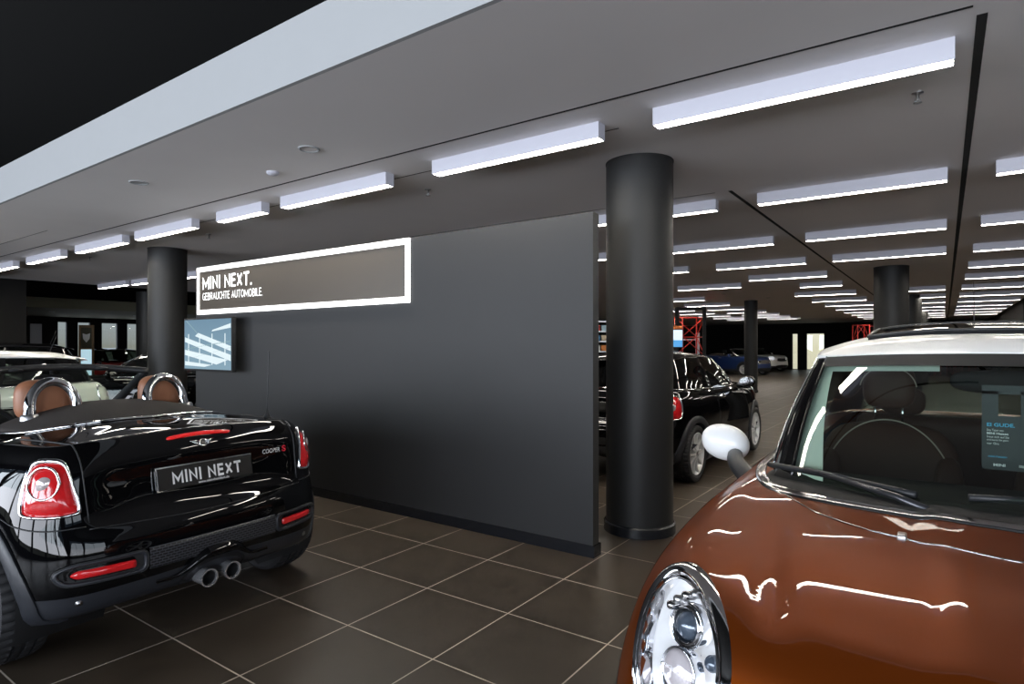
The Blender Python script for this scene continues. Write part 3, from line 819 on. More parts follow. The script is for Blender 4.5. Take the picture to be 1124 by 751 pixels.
# small hatch and convertible share the lower front
FR9 = [.15, .05, 0, 0, .012, .035, .06, .10, .165]
def ST_SMALL(rear_rows):
    return [
 (1.90, 0,   prof(FR9, [.20, .24, .34, .46, .57, .67, .76, .83, .885]), 1.15),
 (1.885, .30, prof(FR9, [.20, .24, .34, .46, .57, .67, .76, .83, .888]), 1.15),
 (1.81, .56, prof(FR9, [.20, .24, .34, .46, .58, .68, .77, .845, .90]), 1.12),
 (1.65, .735, prof([.15, .05, .01, 0, .012, .04, .07, .11, .17], [.20, .24, .34, .47, .60, .71, .80, .87, .918]), 1.08),
 (1.38, .812, prof([.20, .05, .01, 0, .01, .035, .065, .10, .165], [.19, .22, .33, .48, .62, .74, .83, .89, .93]), 1.05),
 (.95, .836, prof([.20, .04, .01, 0, .005, .022, .05, .085, .14], [.17, .20, .32, .48, .62, .75, .84, .90, .94]), .9),
 (.45, .8405, prof([.20, .04, .012, 0, .003, .016, .038, .07, .125], [.17, .19, .32, .48, .62, .75, .84, .91, .95]), .45),
 (-.25, .8415, prof([.20, .04, .012, 0, .003, .016, .036, .068, .12], [.17, .19, .32, .48, .62, .75, .85, .92, .96]), -.25),
 (-.80, .840, prof([.20, .04, .012, 0, .003, .016, .038, .07, .12], [.17, .19, .32, .48, .62, .75, .85, .925, .968]), -.75)] + rear_rows
REAR_CABRIO = [
 (-1.10, .836, prof([.20, .05, .01, 0, .004, .018, .045, .08, .135], [.18, .22, .34, .49, .62, .75, .86, .935, .982]), -.95),
 (-1.38, .818, prof([.20, .05, .01, 0, .01, .028, .055, .09, .145], [.20, .24, .35, .49, .61, .74, .86, .94, .988]), -1.1),
 (-1.59, .765, prof([.20, .05, .01, 0, .01, .028, .050, .08, .145], [.22, .25, .36, .48, .59, .69, .81, .92, .992]), -1.2),
 (-1.725, .62, prof([.22, .06, .01, 0, .012, .038, .060, .090, .165], [.22, .26, .36, .48, .585, .68, .80, .925, 1.002]), -1.2),
 (-1.785, .36, prof([.25, .08, .01, 0, .018, .080, .115, .135, .205], [.22, .265, .37, .49, .60, .67, .80, .935, 1.012]), -1.2),
 (-1.80, 0, prof([.25, .08, .01, 0, .02, .088, .122, .140, .21], [.22, .27, .38, .50, .605, .672, .80, .94, 1.020]), -1.2)]
REAR_HATCH = [
 (-1.10, .836, prof([.20, .05, .01, 0, .004, .018, .042, .075, .125], [.18, .22, .34, .49, .62, .76, .86, .93, .975]), -.9),
 (-1.38, .818, prof([.20, .05, .01, 0, .01, .028, .050, .08, .135], [.20, .24, .35, .49, .61, .75, .86, .935, .98]), -1.0),
 (-1.59, .765, prof([.20, .05, .01, 0, .01, .028, .050, .08, .14], [.22, .25, .36, .48, .59, .70, .82, .92, .98]), -1.1),
 (-1.725, .62, prof([.22, .06, .01, 0, .012, .04, .065, .10, .17], [.22, .26, .36, .48, .585, .68, .80, .91, .98]), -1.1),
 (-1.785, .36, prof([.25, .08, .01, 0, .018, .08, .11, .14, .20], [.22, .265, .37, .49, .60, .67, .80, .91, .98]), -1.1),
 (-1.80, 0, prof([.25, .08, .01, 0, .02, .085, .115, .145, .205], [.22, .27, .38, .50, .605, .672, .80, .91, .98]), -1.1)]
ZC_CAB = lerpf([-1.6, -1.35, -1.2, -1.0, -.5, .5, .95, 1.2, 1.5, 1.7, 1.8], [1.02, 1.045, 1.05, 1.06, 1.0, 1.0, .985, .97, .945, .915, .88])
ZC_HAT = lerpf([-1.6, -1.2, -.5, .5, .95, 1.2, 1.5, 1.7, 1.8], [.98, .99, 1.0, 1.0, .985, .97, .945, .915, .88])
POSE = {'suv': ((.15, 3.18, 0), -PI/2), 'cabrio': ((-4.853, 1.603, 0), PI + math.radians(2.9)), 'hatch': ((-2.985, 7.73, 0), PI/2), 'white': ((-9.84, 1.90, 0), -PI/2)}
SH = {'suv': Shell(ST_SUV, zc=ZC_SUV, bumps=bumps_suv, sub=10), 'cabrio': Shell(ST_SMALL(REAR_CABRIO), zc=ZC_CAB), 'hatch': Shell(ST_SMALL(REAR_HATCH), zc=ZC_HAT)}
# ================================================================ copper crossover
def view3(d):
    d = Vector(d).normalized()
    def f(x, y, z):
        return Vector((x, y, z)) - d*2.0, d
    return f
def mir(o): 
    o = np.array(o, float).copy(); o[:, 1] *= -1; return o[::-1]

LAMP_OUT = [(1.681, -.674, .929), (1.749, -.606, .925), (1.821, -.554, .908), (1.889, -.509, .875), (1.935, -.489, .835), (1.963, -.485, .79), (1.972, -.493, .73), (1.962, -.525, .665), (1.94, -.575, .625), (1.91, -.64, .615), (1.885, -.695, .645), (1.892, -.708, .701), (1.866, -.718, .749), (1.82, -.730, .802), (1.76, -.732, .857), (1.71, -.715, .904)]
def build_suv():
    sh = SH['suv']; (loc, rz) = POSE['suv']
    root = thing('crossover_car', 'large copper brown car with white roof and white mirror caps, front towards the viewer', 'car', loc, rz)
    AX = (1.2975, -1.2975); R = .335
    cowl = lerpf([0, .106, .225, .359, .518, .636, .718, .80], [1.216, 1.214, 1.188, 1.154, 1.078, .965, .751, .35])
    kw = wheel_openings(sh, AX, .365, .335)
    J = 90; JC = 20
    O = np.array(LAMP_OUT); OC = O.mean(0); dl = np.array(Vector((-.80, .58, -.18)).normalized())
    e1 = np.cross(dl, [0, 0, 1]); e1 /= np.linalg.norm(e1); e2 = np.cross(dl, e1); O2 = np.stack([(O-OC)@e1, (O-OC)@e2], 1)*.90
    def in_lamp(c):
        q = np.array([c[0], -abs(c[1]), c[2]]) - OC
        if np.linalg.norm(q) > .3: return False
        u, v = q@e1, q@e2; ins = False; n = len(O2)
        for k in range(n):
            (x1, y1), (x2, y2) = O2[k], O2[k-1]
            if (y1 > v) != (y2 > v) and u < (x2-x1)*(v-y1)/(y2-y1)+x1: ins = not ins
        return ins
    def keep(a, b, i, j):
        c = (a+b)/2
        if in_lamp(c): return False
        if j < JC or not kw(a, b, i, j): return False
        if j >= J and c[0] < cowl(abs(c[1])) - .05 and c[0] > -1.55: return False
        return True
    sh.mesh(keep).build('body', M['paint_copper'], root)
    sh.mesh(lambda a, b, i, j: j < JC and kw(a, b, i, j)).build('lower_cladding', M['clad'], root)
    arch_parts(sh, root, AX, .352, .425, .335, M['clad'], off=.016)
    for ax in AX:
        for s in (1, -1): make_wheel(root, ax, s*.765, R, .21, s, 'five')
    # bonnet shut line, wing seams
    gp = [(1.0, .60), (1.068, .569), (1.228, .468), (1.298, .399), (1.363, .313), (1.394, .236), (1.433, .15), (1.460, .05)]
    full = gp + [(1.464, 0)] + [(x, -y) for x, y in gp[::-1]]
    strip_on(sh, [(x, y) for x, y in full], top, .0026, .0008).build('bonnet_seam', M['dark_chrome'], root)
    # chrome finisher round the base of the glass
    half = [(cowl(y), y) for y in (0, .1, .2, .3, .4, .5, .58, .64, .69, .715)] + [(.66, .735), (.50, .755)]
    C = cr(np.array(half + [(-.3, .785), (-1.1, .775)]), 5)
    line = [(x, -y) for x, y in C[::-1]] + [(x, y) for x, y in C[1:]]
    pts = [sh.hit(*top(x, y), off=.0)[0] for x, y in line]
    mb = MB()
    for off, w in ((0, .011), ):
        G = []
        P = [Vector(p) for p in pts]
        for i, p in enumerate(P):
            t = (P[min(i+1, len(P)-1)] - P[max(i-1, 0)]); t.z = 0; t.normalize(); o = Vector((t.y, -t.x, 0))
            if o.dot(Vector((p.x - .0, p.y*2, 0))) < 0: o = -o
            G.append([list(p + o*a + Vector((0, 0, b))) for a, b in [(.019, -.004), (.018, .004), (.012, .0085), (.005, .007), (.001, .0095), (-.006, .0085), (-.012, .012), (-.018, .010), (-.020, .0)]])
        mb.grid(np.array(G))
    mb.build('chrome_finisher', M['dark_chrome'], root)
    # cowl panel under the wipers
    G = []
    for y in np.linspace(-.69, .69, 41):
        x = cowl(abs(y)); z = sh.hit(*top(x-.01, y))[0].z
        G.append([(x-.012, y, z+.004), (x-.05, y, z+.007), (x-.11, y, z+.009), (x-.20, y, z+.004)])
    MB().grid(np.array(G)).build('cowl_panel', M['matte_black'], root)
    # glasshouse
    belt = [(1.10, 0, 1.008), (1.035, .30, 1.004), (.80, .60, .992), (.63, .70, .985), (.10, .775, .995), (-.35, .78, 1.005), (-.46, .78, 1.005), (-1.2, .765, 1.02), (-1.62, .62, 1.03), (-1.74, .3, 1.03), (-1.77, 0, 1.03)]
    tp = [(.45, 0, 1.437), (.41, .32, 1.432), (.285, .555, 1.420), (.20, .598, 1.42), (-.15, .62, 1.445), (-.42, .625, 1.455), (-.52, .625, 1.455), (-1.25, .60, 1.44), (-1.58, .50, 1.42), (-1.66, .25, 1.43), (-1.68, 0, 1.43)]
    H = House(belt, tp, .022)
    H.seg(0, 2, 0).build('windscreen', M['screen_glass'], root)
    for s in (1, -1):
        H.seg(2, 3, s).build('front_pillar', M['paint_black'], root)
        H.seg(3, 5, s).build('side_window', M['glass_dark'], root)
        H.seg(5, 6, s).build('middle_pillar', M['paint_black'], root)
        H.seg(6, 7, s).build('side_window', M['glass_dark'], root)
        H.seg(7, 8, s).build('rear_pillar', M['paint_black'], root)
        # inner pale pillar trim just behind the glass
        def ringpt(u, h):
            N = len(H.G); u = s*u; i0 = math.floor(u); f = u-i0; hh = h*(H.G.shape[1]-1); j0 = min(int(hh), H.G.shape[1]-2); g = hh-j0
            a_ = H.G[i0 % N]*(1-f) + H.G[(i0+1) % N]*f
            return a_[j0]*(1-g) + a_[j0+1]*g
        T = []
        for h_ in np.linspace(0, .90, 12):
            u0 = 2*H.n - 3.0 + 2.0*h_; T.append([ringpt(u0 + (3*H.n-u0)*q, h_) + np.array([-.030, -s*(.012+.018*q), 0]) for q in np.linspace(0, 1, 8)])
        T = np.array(T)
        MB().grid(T).build('pillar_trim', M['trim_pale'], root)
        # drip line in bright metal along the pillar
        i0 = 2*H.n if s > 0 else (-2*H.n) % len(H.G)
        MB().tube([list(p) for p in H.G[i0]], .006, 8).build('pillar_bead', M['paint_black'], root)
        i0 = 3*H.n if s > 0 else (-3*H.n) % len(H.G)
        MB().tube([list(p*np.array([1, 1.004, 1])) for p in H.G[i0]], .0045, 8).build('pillar_bead', M['chrome'], root)
    H.seg(8, 10, 0).build('rear_window', M['glass_dark'], root)
    # black print band round the windscreen edge
    W = H.G
    def strip(h0, h1, nm):
        idx = [i % len(W) for i in range(-2*H.n, 2*H.n+1)]
        MB().grid(W[idx][:, h0-1:h1] + np.array([.003, 0, .002])).build(nm, M['matte_black'], root)
    strip(9, 10, 'upper_print_band')
    MB().grid(np.array([[W[i % len(W)][8]*.6 + W[i % len(W)][7]*.4 + np.array([-.05, 0, .0]), W[i % len(W)][8] + np.array([-.05, 0, .002])] for i in range(-2*H.n, -3)])).build('header_trim', M['trim_pale'], root)
    zr = lerpf([.45, .36, .2, 0, -.5, -1.0, -1.45, -1.68], [1.437, 1.462, 1.489, 1.511, 1.538, 1.532, 1.49, 1.44])
    H.roof(zr, (-1.1, .0), p=3.2).build('roof', M['paint_white'], root)
    # raised glass sunroof
    G = []
    for x in np.linspace(.02, -.62, 12):
        G.append([(x, y, zr(x) + .020 + .018*(.02-x)/.64 - .055*(abs(y)/.43)**3*.5) for y in np.linspace(-.43, .43, 17)])
    sr = MB().grid(np.array(G)); G2 = np.array(G); e = np.concatenate([G2[0], G2[1:, -1], G2[-1, ::-1][1:], G2[::-1, 0][1:-1]])
    so = sr.build('sunroof', M['paint_black'], root)
    MB().tube(e, .007, 8, closed=True).build('sunroof_edge', M['black_plastic'], so)
    MB().grid(np.array([[(e_[0], e_[1], zr(e_[0]) - .05*0 - .055*(abs(e_[1])/.43)**3*.5), tuple(e_)] for e_ in e]), True).build('sunroof_seal', M['interior'], so)
    an = MB().lathe([(.0001, .045), (.010, .04), (.022, .01), (.028, 0)], 20); an.v = [(x*1.6-1.55, y, z+1.462) for x, y, z in an.v]
    a = an.build('aerial', M['black_plastic'], root)
    MB().tube([(-1.55, 0, 1.50), (-1.60, 0, 1.66), (-1.66, 0, 1.87)], [.004, .0028, .002], 6).build('aerial_rod', M['black_plastic'], a)
    # headlamps
    outer = np.array(LAMP_OUT)
    outer = cr(outer, 5, True)
    for _ in range(6): outer = (np.roll(outer, 2, 0) + np.roll(outer, -2, 0) + outer*2)/4
    c = outer.mean(0); outer = c + (outer-c)*1.035
    inner = c + (outer-c)*.86 + np.array([0, -.008, -.010])
    inner2 = c + (outer-c)*.82 + np.array([0, -.008, -.010])
    for s in (-1, 1):
        d = Vector((-.80, .58, -.18)) if s < 0 else Vector((-.80, -.58, -.18))
        vw = view3(d)
        fx = (lambda o: o) if s < 0 else mir
        dn = np.array(Vector(d).normalized())
        def band3(o, i, h0, mid, depth=.02):
            o, i = fx(o), fx(i); rows = []
            for t, h in [(0, -depth), (0, h0*.3), (.12, h0+mid*.5), (.45, h0+mid), (.85, h0+mid*.6), (1, h0*.6), (1, -depth)]:
                rows.append(o + (i-o)*t - dn*h)
            return MB().grid(np.array(rows).transpose(1, 0, 2), True)
        hl = band3(outer, inner, .010, .014).build('headlight', M['dark_chrome'], root)
        band3(inner, inner2, .012, .006).build('inner_ring', M['chrome'], hl)
        rin = fx(inner)
        # bowl behind the cover
        cc = rin.mean(0); G = []
        dv = np.array(Vector(d).normalized())
        for k, (r, dep) in enumerate([(1.0, .0), (.96, .03), (.86, .055), (.6, .075), (.3, .08), (.01, .08)]):
            row = []
            for p in rin:
                q0 = cc + (p-cc)*r; row.append(np.array(q0) + dv*(dep - .03*(1-r*r)))
            G.append(row)
        MB().grid(np.array(G).transpose(1, 0, 2), True).build('bowl', M['reflector'], hl)
        # round projector, its ring, small indicator below and side pods
        def disc(cx3, cy3, cz3, r, nm, m, ring=None, dome=.02):
            h = np.array((cx3, s*cy3, cz3))
            ax = -Vector(dv); ax = (ax + Vector((.35, 0, .1))).normalized()
            u = ax.cross(Vector((0, 0, 1))).normalized(); v = ax.cross(u)
            G = []
            for k in range(32):
                t = 2*PI*k/32; o_ = u*math.cos(t) + v*math.sin(t); row = []
                for (rr, zz) in ring or [(1, -.03), (1, 0), (.85, dome*.45), (.55, dome*.85), (.02, dome)]:
                    row.append(list(Vector(h) + o_*(r*rr) + ax*zz))
                G.append(row)
            MB().grid(np.array(G), True).build(nm, m, hl)
        PX, PY, PZ = 1.835, .622, .832
        disc(PX, PY, PZ, .036, 'projector_ring', M['dark_chrome'], [(1.25, -.03), (1.28, .0), (1.12, .010), (.96, .004), (.90, -.02)])
        disc(PX, PY, PZ, .046, 'projector_halo', M['chrome'], [(1.06, -.03), (1.10, .0), (1.03, .006), (.97, .0)])
        disc(PX, PY, PZ, .031, 'projector_lens', M['lens_glass'], None, .018)
        disc(1.872, .630, .742, .046, 'indicator', M['amber'], None, .014)
        disc(1.872, .630, .742, .050, 'indicator_ring', M['chrome'], [(1.0, -.03), (1.05, .0), (.97, .005), (.90, -.01)])
        disc(1.862, .560, .775, .018, 'position_lamp', M['lens_glass'], None, .010)
        for k in range(7):
            t = math.radians(40 + k*18); cx_2 = PX - .02
            disc(cx_2 + .045*math.cos(t) - .01, PY + .062*math.cos(t)*.8, PZ + .060*math.sin(t), .010, 'reflector_facet', M['steel'] if k % 2 else M['dark_chrome'], None, .005)
        MB().grid(np.array([[cc + (p-cc)*r - dv*(.004 + .075*(1-r**2)) for r in np.linspace(1, .001, 9)] for p in rin]), True).build('cover_glass', M['lens'], hl)
    # grille and lower intake (seen only from further round)
    def ft(a, b): return (6, a, b), (-1, 0, 0)
    gro = rounded([(-.42, .60), (.42, .60), (.47, .70), (.40, .80), (-.40, .80), (-.47, .70)], it=2)
    g = patch(sh, gro, ft, 6, .008, 0, .01).build('front_grille', M['grille'], root)
    band(sh, scale_outline(gro, 1.08), scale_outline(gro, .97), ft, .008, .012).build('grille_surround', M['chrome'], g)
    for zz in (.645, .69, .735): MB().tube(on(sh, [(y, zz) for y in np.linspace(-.40, .40, 21)], ft, .014), .008, 8).build('grille_bar', M['chrome'], g)
    patch(sh, rounded([(-.55, .30), (.55, .30), (.50, .44), (-.50, .44)], it=2), ft, 6, .006).build('lower_intake', M['grille'], root)
    # washer jets
    for y in (.236, -.236):
        p, n = sh.hit(*top(1.395, y))
        j = MB().box((-.016, -.010, -.004), (.014, .010, .012), .004); j.v = [(p.x+a, p.y+b, p.z+c_ - a*.1) for a, b, c_ in j.v]
        j.build('washer_jet', M['steel'], root, auto=40)
    # wipers
    def wiper(p0, p1, pv, nm='wiper'):
        a, b = Vector(p0), Vector(p1)
        mb = MB(); n = 10; d = (b-a); side = Vector((.75, 0, .55)).normalized()
        for w_, off in ((.006, 0.0), (.010, .012)):
            mb.tube([list(a + d*t + side*(off + .010*math.sin(PI*t))) for t in np.linspace(0, 1, n)], w_, 8)
        wo = mb.build(nm, M['black_plastic'], root)
        m2 = MB(); mid = a + d*.42 + side*.028
        m2.tube([list(Vector(pv)), list(Vector(pv) + (mid-Vector(pv))*.25 + side*.02), list(mid)], [.013, .011, .008], 10)
        m2.tube([list(a + d*.30 + side*.026), list(a + d*.60 + side*.026)], .009, 8)
        m2.build('wiper_arm', M['dark_alloy'], wo)
    wiper(WIP[0], WIP[1], WIP[2]); wiper(WIP[3], WIP[4], WIP[5])
    # mirrors
    for s in (1, -1):
        mirror_part(root, .385, s*.955, 1.028, s, M['paint_white'], (.64, s*.765, .905))
    # cabin
    tub = MB(); L = [(1.10, .50), (.75, .66), (.5, .72), (-1.3, .70), (-1.6, .5)]
    ringp = [(x, y) for x, y in L] + [(x, -y) for x, y in L[::-1]]
    tub.grid(np.array([[(x, y, .96), (x, y, .40), (x*.2, 0, .38)] for x, y in ringp]), True).build('cabin_tub', M['interior'], root)
    ds = MB(); G = []
    for y in np.linspace(-.66, .66, 31):
        hump = .035*math.exp(-((y-.36)/.16)**2)
        G.append([(1.06 - .25*(abs(y)/.66)**2, y, .985), (.85 - .12*(abs(y)/.66)**2, y, 1.0+hump*.6), (.62, y, .99+hump), (.56, y, .95), (.60, y, .78), (.70, y, .60)])
    ds.grid(cr(np.array(G).transpose(1, 0, 2), 4).transpose(1, 0, 2)).build('dashboard', M['interior'], root)
    sw = MB(); sw.tube([(.40+.035*math.sin(t), .36+.185*math.cos(t), .93+.175*math.sin(t)) for t in np.linspace(0, 2*PI, 41)[:-1]], .014, 10, closed=True)
    for t in (0, PI, -PI/2): sw.tube([(.40, .36, .93), (.40+.035*math.sin(t), .36+.185*math.cos(t), .93+.175*math.sin(t))], .018, 8)
    sw.ellipsoid((.40, .36, .93), (.035, .07, .06)).build('steering_wheel', M['interior'], root)
    for s in (1, -1):
        st = make_seat(root, .13, s*.365, .375, M['leather_brown'], 1.12, .20, .035, head_w=.108)
        # piping on the seat back
        mb = MB(); T = []
        for t in np.linspace(-.15, PI+.15, 25):
            y_ = .255*math.cos(t); z_ = .335*max(math.sin(t), -.2)
            T.append((.13-.20+.075 - (.40+z_-.40)*.30 + .0, s*.365 + y_*1.0, .375+.42+z_*.98))
        mb.tube(cr(np.array(T), 2), .0035, 6).build('piping', M['stitch'], st)
        mb = MB(); mb.tube([(-.135, s*.365 + .112*math.cos(t), 1.265 + .100*math.sin(t)) for t in np.linspace(.1, PI-.1, 21)], .0028, 6).build('headrest_piping', M['stitch'], st)
        for q in np.linspace(-.13, .13, 6):
            MB().tube([(.13-.20+.083-zz*.30, s*.365+q, .375+.40+zz) for zz in (-.22, -.1, .02, .10 - abs(q)*.3)], .003, 6).build('seat_flute', M['interior'], st)
    bench = MB(); bench.box((-1.15, -.60, .40), (-.62, .60, .60), .06); bench.box((-1.28, -.60, .56), (-1.10, .60, 1.05), .06).build('rear_bench', M['leather_brown'], root, auto=50)
    for y in (-.36, .36): MB().ellipsoid((-1.20, y, 1.13), (.05, .12, .085), 24, 14, .7).build('rear_headrest', M['leather_brown'], root)
    im = MB(); im.ellipsoid((.47, 0.0, 1.335), (.022, .135, .040), 28, 14, .7).build('inner_mirror', M['interior'], root)
    MB().tube([(.45, 0, 1.34), (.40, 0, 1.41)], .014, 8).ellipsoid((.38, 0, 1.405), (.05, .05, .03)).build('mirror_mount', M['interior'], root)
    MB().grid(np.array([[(x, y, zr(x)-.05 - .06*(abs(y)/.5)**3) for y in np.linspace(-.5, .5, 11)] for x in np.linspace(.16, -1.5, 12)])).build('headliner', M['trim_pale'], root)
    for s in (1, -1): MB().box((.27, s*.34-.17, 1.385), (.31, s*.34+.17, 1.415), .012).build('sun_visor', M['trim_pale'], root, auto=40)
    # dark card hooked over the inner mirror: a thing of its own
    lp = Matrix.Translation(loc) @ Matrix.Rotation(rz, 4, 'Z') @ Vector((.505, .030, 1.035))
    cd = thing('hanging_card', 'dark printed card hooked on the inner mirror behind the windscreen', 'card', lp, rz)
    W_, H_ = .15, .185
    m1 = MB().box((-.0015, -W_/2, 0), (.0015, W_/2, H_), 0)
    m1.box((-.0015, -W_/2, H_), (.0015, -W_/2+.045, H_+.085)).box((-.0015, W_/2-.045, H_), (.0015, W_/2, H_+.085)).box((-.0015, -W_/2, H_+.075), (.0015, W_/2, H_+.105))
    m1.build('card', M['sheet'], cd, smooth=False)
    rr, uu = (0, 1, 0), (0, 0, 1)
    text_mesh('EI GUDE.', 'lettering', M['cyan_ink'], cd, (.002, -W_/2+.014, .148), rr, uu, width=.075, height=.0125, bold=.03)
    for k, (tx, w_) in enumerate([('Das Team von', .045), ('MINI Hessen', .058), ('freut sich auf Sie', .060), ('und berät Sie gern', .058), ('vor Ort.', .034)]):
        text_mesh(tx, 'lettering', M['white_ink'], cd, (.002, -W_/2+.014, .132-k*.0115), rr, uu, width=w_, height=.0075, bold=.03 if k == 1 else .0)
    text_mesh('mini-hessen', 'lettering', M['cyan_ink'], cd, (.002, -W_/2+.018, .042), rr, uu, width=.050, height=.0075)
    text_mesh('MINI', 'lettering', M['white_ink'], cd, (.002, -W_/2+.032, .012), rr, uu, width=.032, height=.0095, bold=.03)
    wg = MB(); wg.tube([(.003, .045+.007*math.cos(t), .017+.007*math.sin(t)) for t in np.linspace(0, 2*PI, 17)[:-1]], .0014, 5, closed=True)
    for s in (1, -1):
        for z_ in (.014, .017, .020): wg.tube([(.003, .045+s*.008, z_), (.003, .045+s*.020, z_+.001)], .001, 5)
    wg.build('winged_emblem', M['white_ink'], cd)
    return root
# wiper points (local): blade start, blade end, pivot
WIP = [(.755, -.685, 1.012), (1.054, -.218, 1.022), (1.115, -.19, 1.0), (1.054, -.095, 1.032), (.86, .60, 1.03), (1.115, .34, 1.0)]
build_suv()
# ================================================================ black open two-seater
def build_cabrio():
    sh = SH['cabrio']; (loc, rz) = POSE['cabrio']
    root = thing('convertible_car', 'black open two-seater with tan headrests and chrome hoops, rear towards the viewer', 'car', loc, rz)
    AX = (1.2335, -1.2335); R = .312; J = 54; JC = 12
    kw = wheel_openings(sh, AX, .335, .315)
    def keep(a, b, i, j):
        c = (a+b)/2
        if j < JC or not kw(a, b, i, j): return False
        if j >= J and -1.0 < c[0] < .93 - .25*(abs(c[1])/.6)**2: return False
        return True
    sh.mesh(keep).build('body', M['paint_black'], root)
    sh.mesh(lambda a, b, i, j: j < JC and kw(a, b, i, j)).build('lower_cladding', M['clad'], root)
    arch_parts(sh, root, AX, .330, .392, .315, M['clad'], off=.014)
    for ax in AX:
        for s in (1, -1): make_wheel(root, ax, s*.722, R, .205, s, 'five', M['dark_alloy'])
    # seams
    half = [(-1.655, .555, .668), (-1.62, .565, .88), (-1.60, .567, .965), (-1.56, .568, .997), (-1.45, .575, 1.0), (-1.25, .60, 1.0), (-1.05, .62, .99)]
    def sv(p): return (view3((1, 0, 0)) if p[2] < .97 else view3((.3, 0, -1)))(*p)
    for s in (1, -1):
        P = cr(np.array([(x, s*y, z) for x, y, z in half]), 6)
        MB().tube([sh.hit(*sv(p), off=.0012)[0] for p in P], .0032, 6).build('lid_seam', M['black_plastic'], root)
        # bumper seam under the lamps to the arch
        P = cr(np.array([(-1.68, s*.555, .655), (-1.62, s*.70, .655), (-1.53, s*.77, .672), (-1.45, s*.80, .70)]), 6)
        MB().tube([sh.hit(*view3((1, -s*.5, 0))(*p), off=.0012)[0] for p in P], .0032, 6).build('bumper_seam', M['black_plastic'], root)
        strip_on(sh, [(-.42, .30), (-.44, .6), (-.46, .92)], left if s > 0 else right, .003, .0012).build('door_seam', M['matte_black'], root)
        strip_on(sh, [(.78, .30), (.80, .6), (.72, .93)], left if s > 0 else right, .003, .0012).build('door_seam', M['matte_black'], root)
        # flush black handle
        patch(sh, rounded([(-.36, .80), (-.20, .80), (-.20, .835), (-.36, .835)], it=2), left if s > 0 else right, 4, .02, .008).build('door_handle', M['chrome'], root)
    P = cr(np.array([(-1.68, y, .640 - .015*math.cos(y*3)) for y in np.linspace(-.56, .56, 13)]), 4)
    MB().tube([sh.hit(*view3((1, 0, 0))(*p), off=.0012)[0] for p in P], .0032, 6).build('bumper_seam', M['black_plastic'], root)
    # tail lamps
    tail = np.array([(-1.486, .676, .945), (-1.546, .640, .957), (-1.612, .602, .938), (-1.652, .588, .835), (-1.678, .570, .725), (-1.66, .59, .708), (-1.629, .655, .702), (-1.526, .722, .710), (-1.497, .728, .735), (-1.490, .722, .80), (-1.484, .700, .89)])
    tail = cr(tail, 5, True)
    for _ in range(2): tail = (np.roll(tail, 1, 0) + np.roll(tail, -1, 0) + tail*2)/4
    for s in (1, -1):
        vw = view3((.82, -s*.57, 0)); fx = (lambda o: np.array(o)) if s > 0 else mir
        c = tail.mean(0)
        inn = c + (tail-c)*.86
        tl = band(sh, fx(tail), fx(inn), vw, .004, .012).build('tail_light', M['chrome'], root)
        patch(sh, fx(c + (tail-c)*.87), vw, 10, .004, .020, 0).build('red_lens', M['red_lens'], tl)
        cen = c + np.array([0, .003, .035])
        q = np.array(sh.hit(*vw(*fx([cen])[0]), off=.024)[0]); dv = -np.array(Vector((.82, -s*.57, 0)).normalized())
        u = np.cross(dv, [0, 0, 1]); u /= np.linalg.norm(u); v = np.array([0, 0, 1.0])
        MB().tube([list(sh.hit(*vw(*(q + u*math.cos(t)*.056 + v*math.sin(t)*.066)), off=.020)[0]) for t in np.linspace(0, 2*PI, 33)[:-1]], .006, 8, closed=True).build('lamp_ring', M['chrome'], tl)
        MB().grid(np.array([[list(q + (u*math.cos(t)*.030*r + v*math.sin(t)*.036*r) + dv*(.010*(1-r*r) - .004)) for r in (1, .8, .5, .02)] for t in np.linspace(0, 2*PI, 25)[:-1]]), True).build('reversing_lens', M['clear_lens'], tl)
        MB().grid(np.array([[list(q + u*a*.05 + v*(-.095 + b*.018) + dv*(-.008 + .004*b)) for b in (-1, 0, 1)] for a in np.linspace(-1, 1, 7)])).build('reflector_strip', M['clear_lens'], tl)
    # number plate
    pl = thing('number_plate', None, None); del_props(pl); pl.parent = root
    p0 = Vector((-1.668, 0, .855)); p1 = Vector((-1.690, 0, .745)); up = (p0-p1).normalized(); mid = (p0+p1)/2 + Vector((-.012, 0, 0)); nrm = Vector((0, -1, 0)).cross(up)
    def pbox(w, h, t, o): 
        V = []
        for n_ in (0, t):
            for b_ in (-h/2, h/2):
                for a_ in (-w/2, w/2): V.append(list(mid + Vector((0, -1, 0))*a_ + up*b_ + nrm*(o+n_)))
        return V
    FQ = [(0, 1, 3, 2), (4, 6, 7, 5), (0, 4, 5, 1), (2, 3, 7, 6), (0, 2, 6, 4), (1, 5, 7, 3)]
    bpy.data.objects.remove(pl)
    pl = MB().add(pbox(.525, .118, .012, -.006), FQ).build('number_plate', M['chrome'], root, smooth=False)
    MB().add(pbox(.512, .106, .003, .006), FQ).build('plate_face', M['plate'], pl, smooth=False)
    rr = (0, -1, 0); o = mid - Vector((0, -1, 0))*.185 - up*.032 + nrm*.0100
    stroke_text('MINI NEXT', 'lettering', M['white_ink'], pl, o, rr, up, .375, .064, .20, .20)
    o = mid - Vector((0, -1, 0))*.055 - up*.0505 + nrm*.0100
    text_mesh('www.mini-frankfurt.de', 'lettering', M['white_ink'], pl, o, rr, up, width=.17, height=.013, bold=.01)
    # third brake lamp
    bl = rounded([(-1.62, .17, .978), (-1.62, .175, .995), (-1.62, .10, 1.003), (-1.62, 0, 1.007), (-1.62, -.10, 1.003), (-1.62, -.175, .995), (-1.62, -.17, .978), (-1.62, -.10, .985), (-1.62, 0, .988), (-1.62, .10, .985)], it=2)
    M['brake_red'] = mat('brake_lamp_red', (.70, .01, .01), .2, coat=1, emit=(1, .02, .02), es=.25)
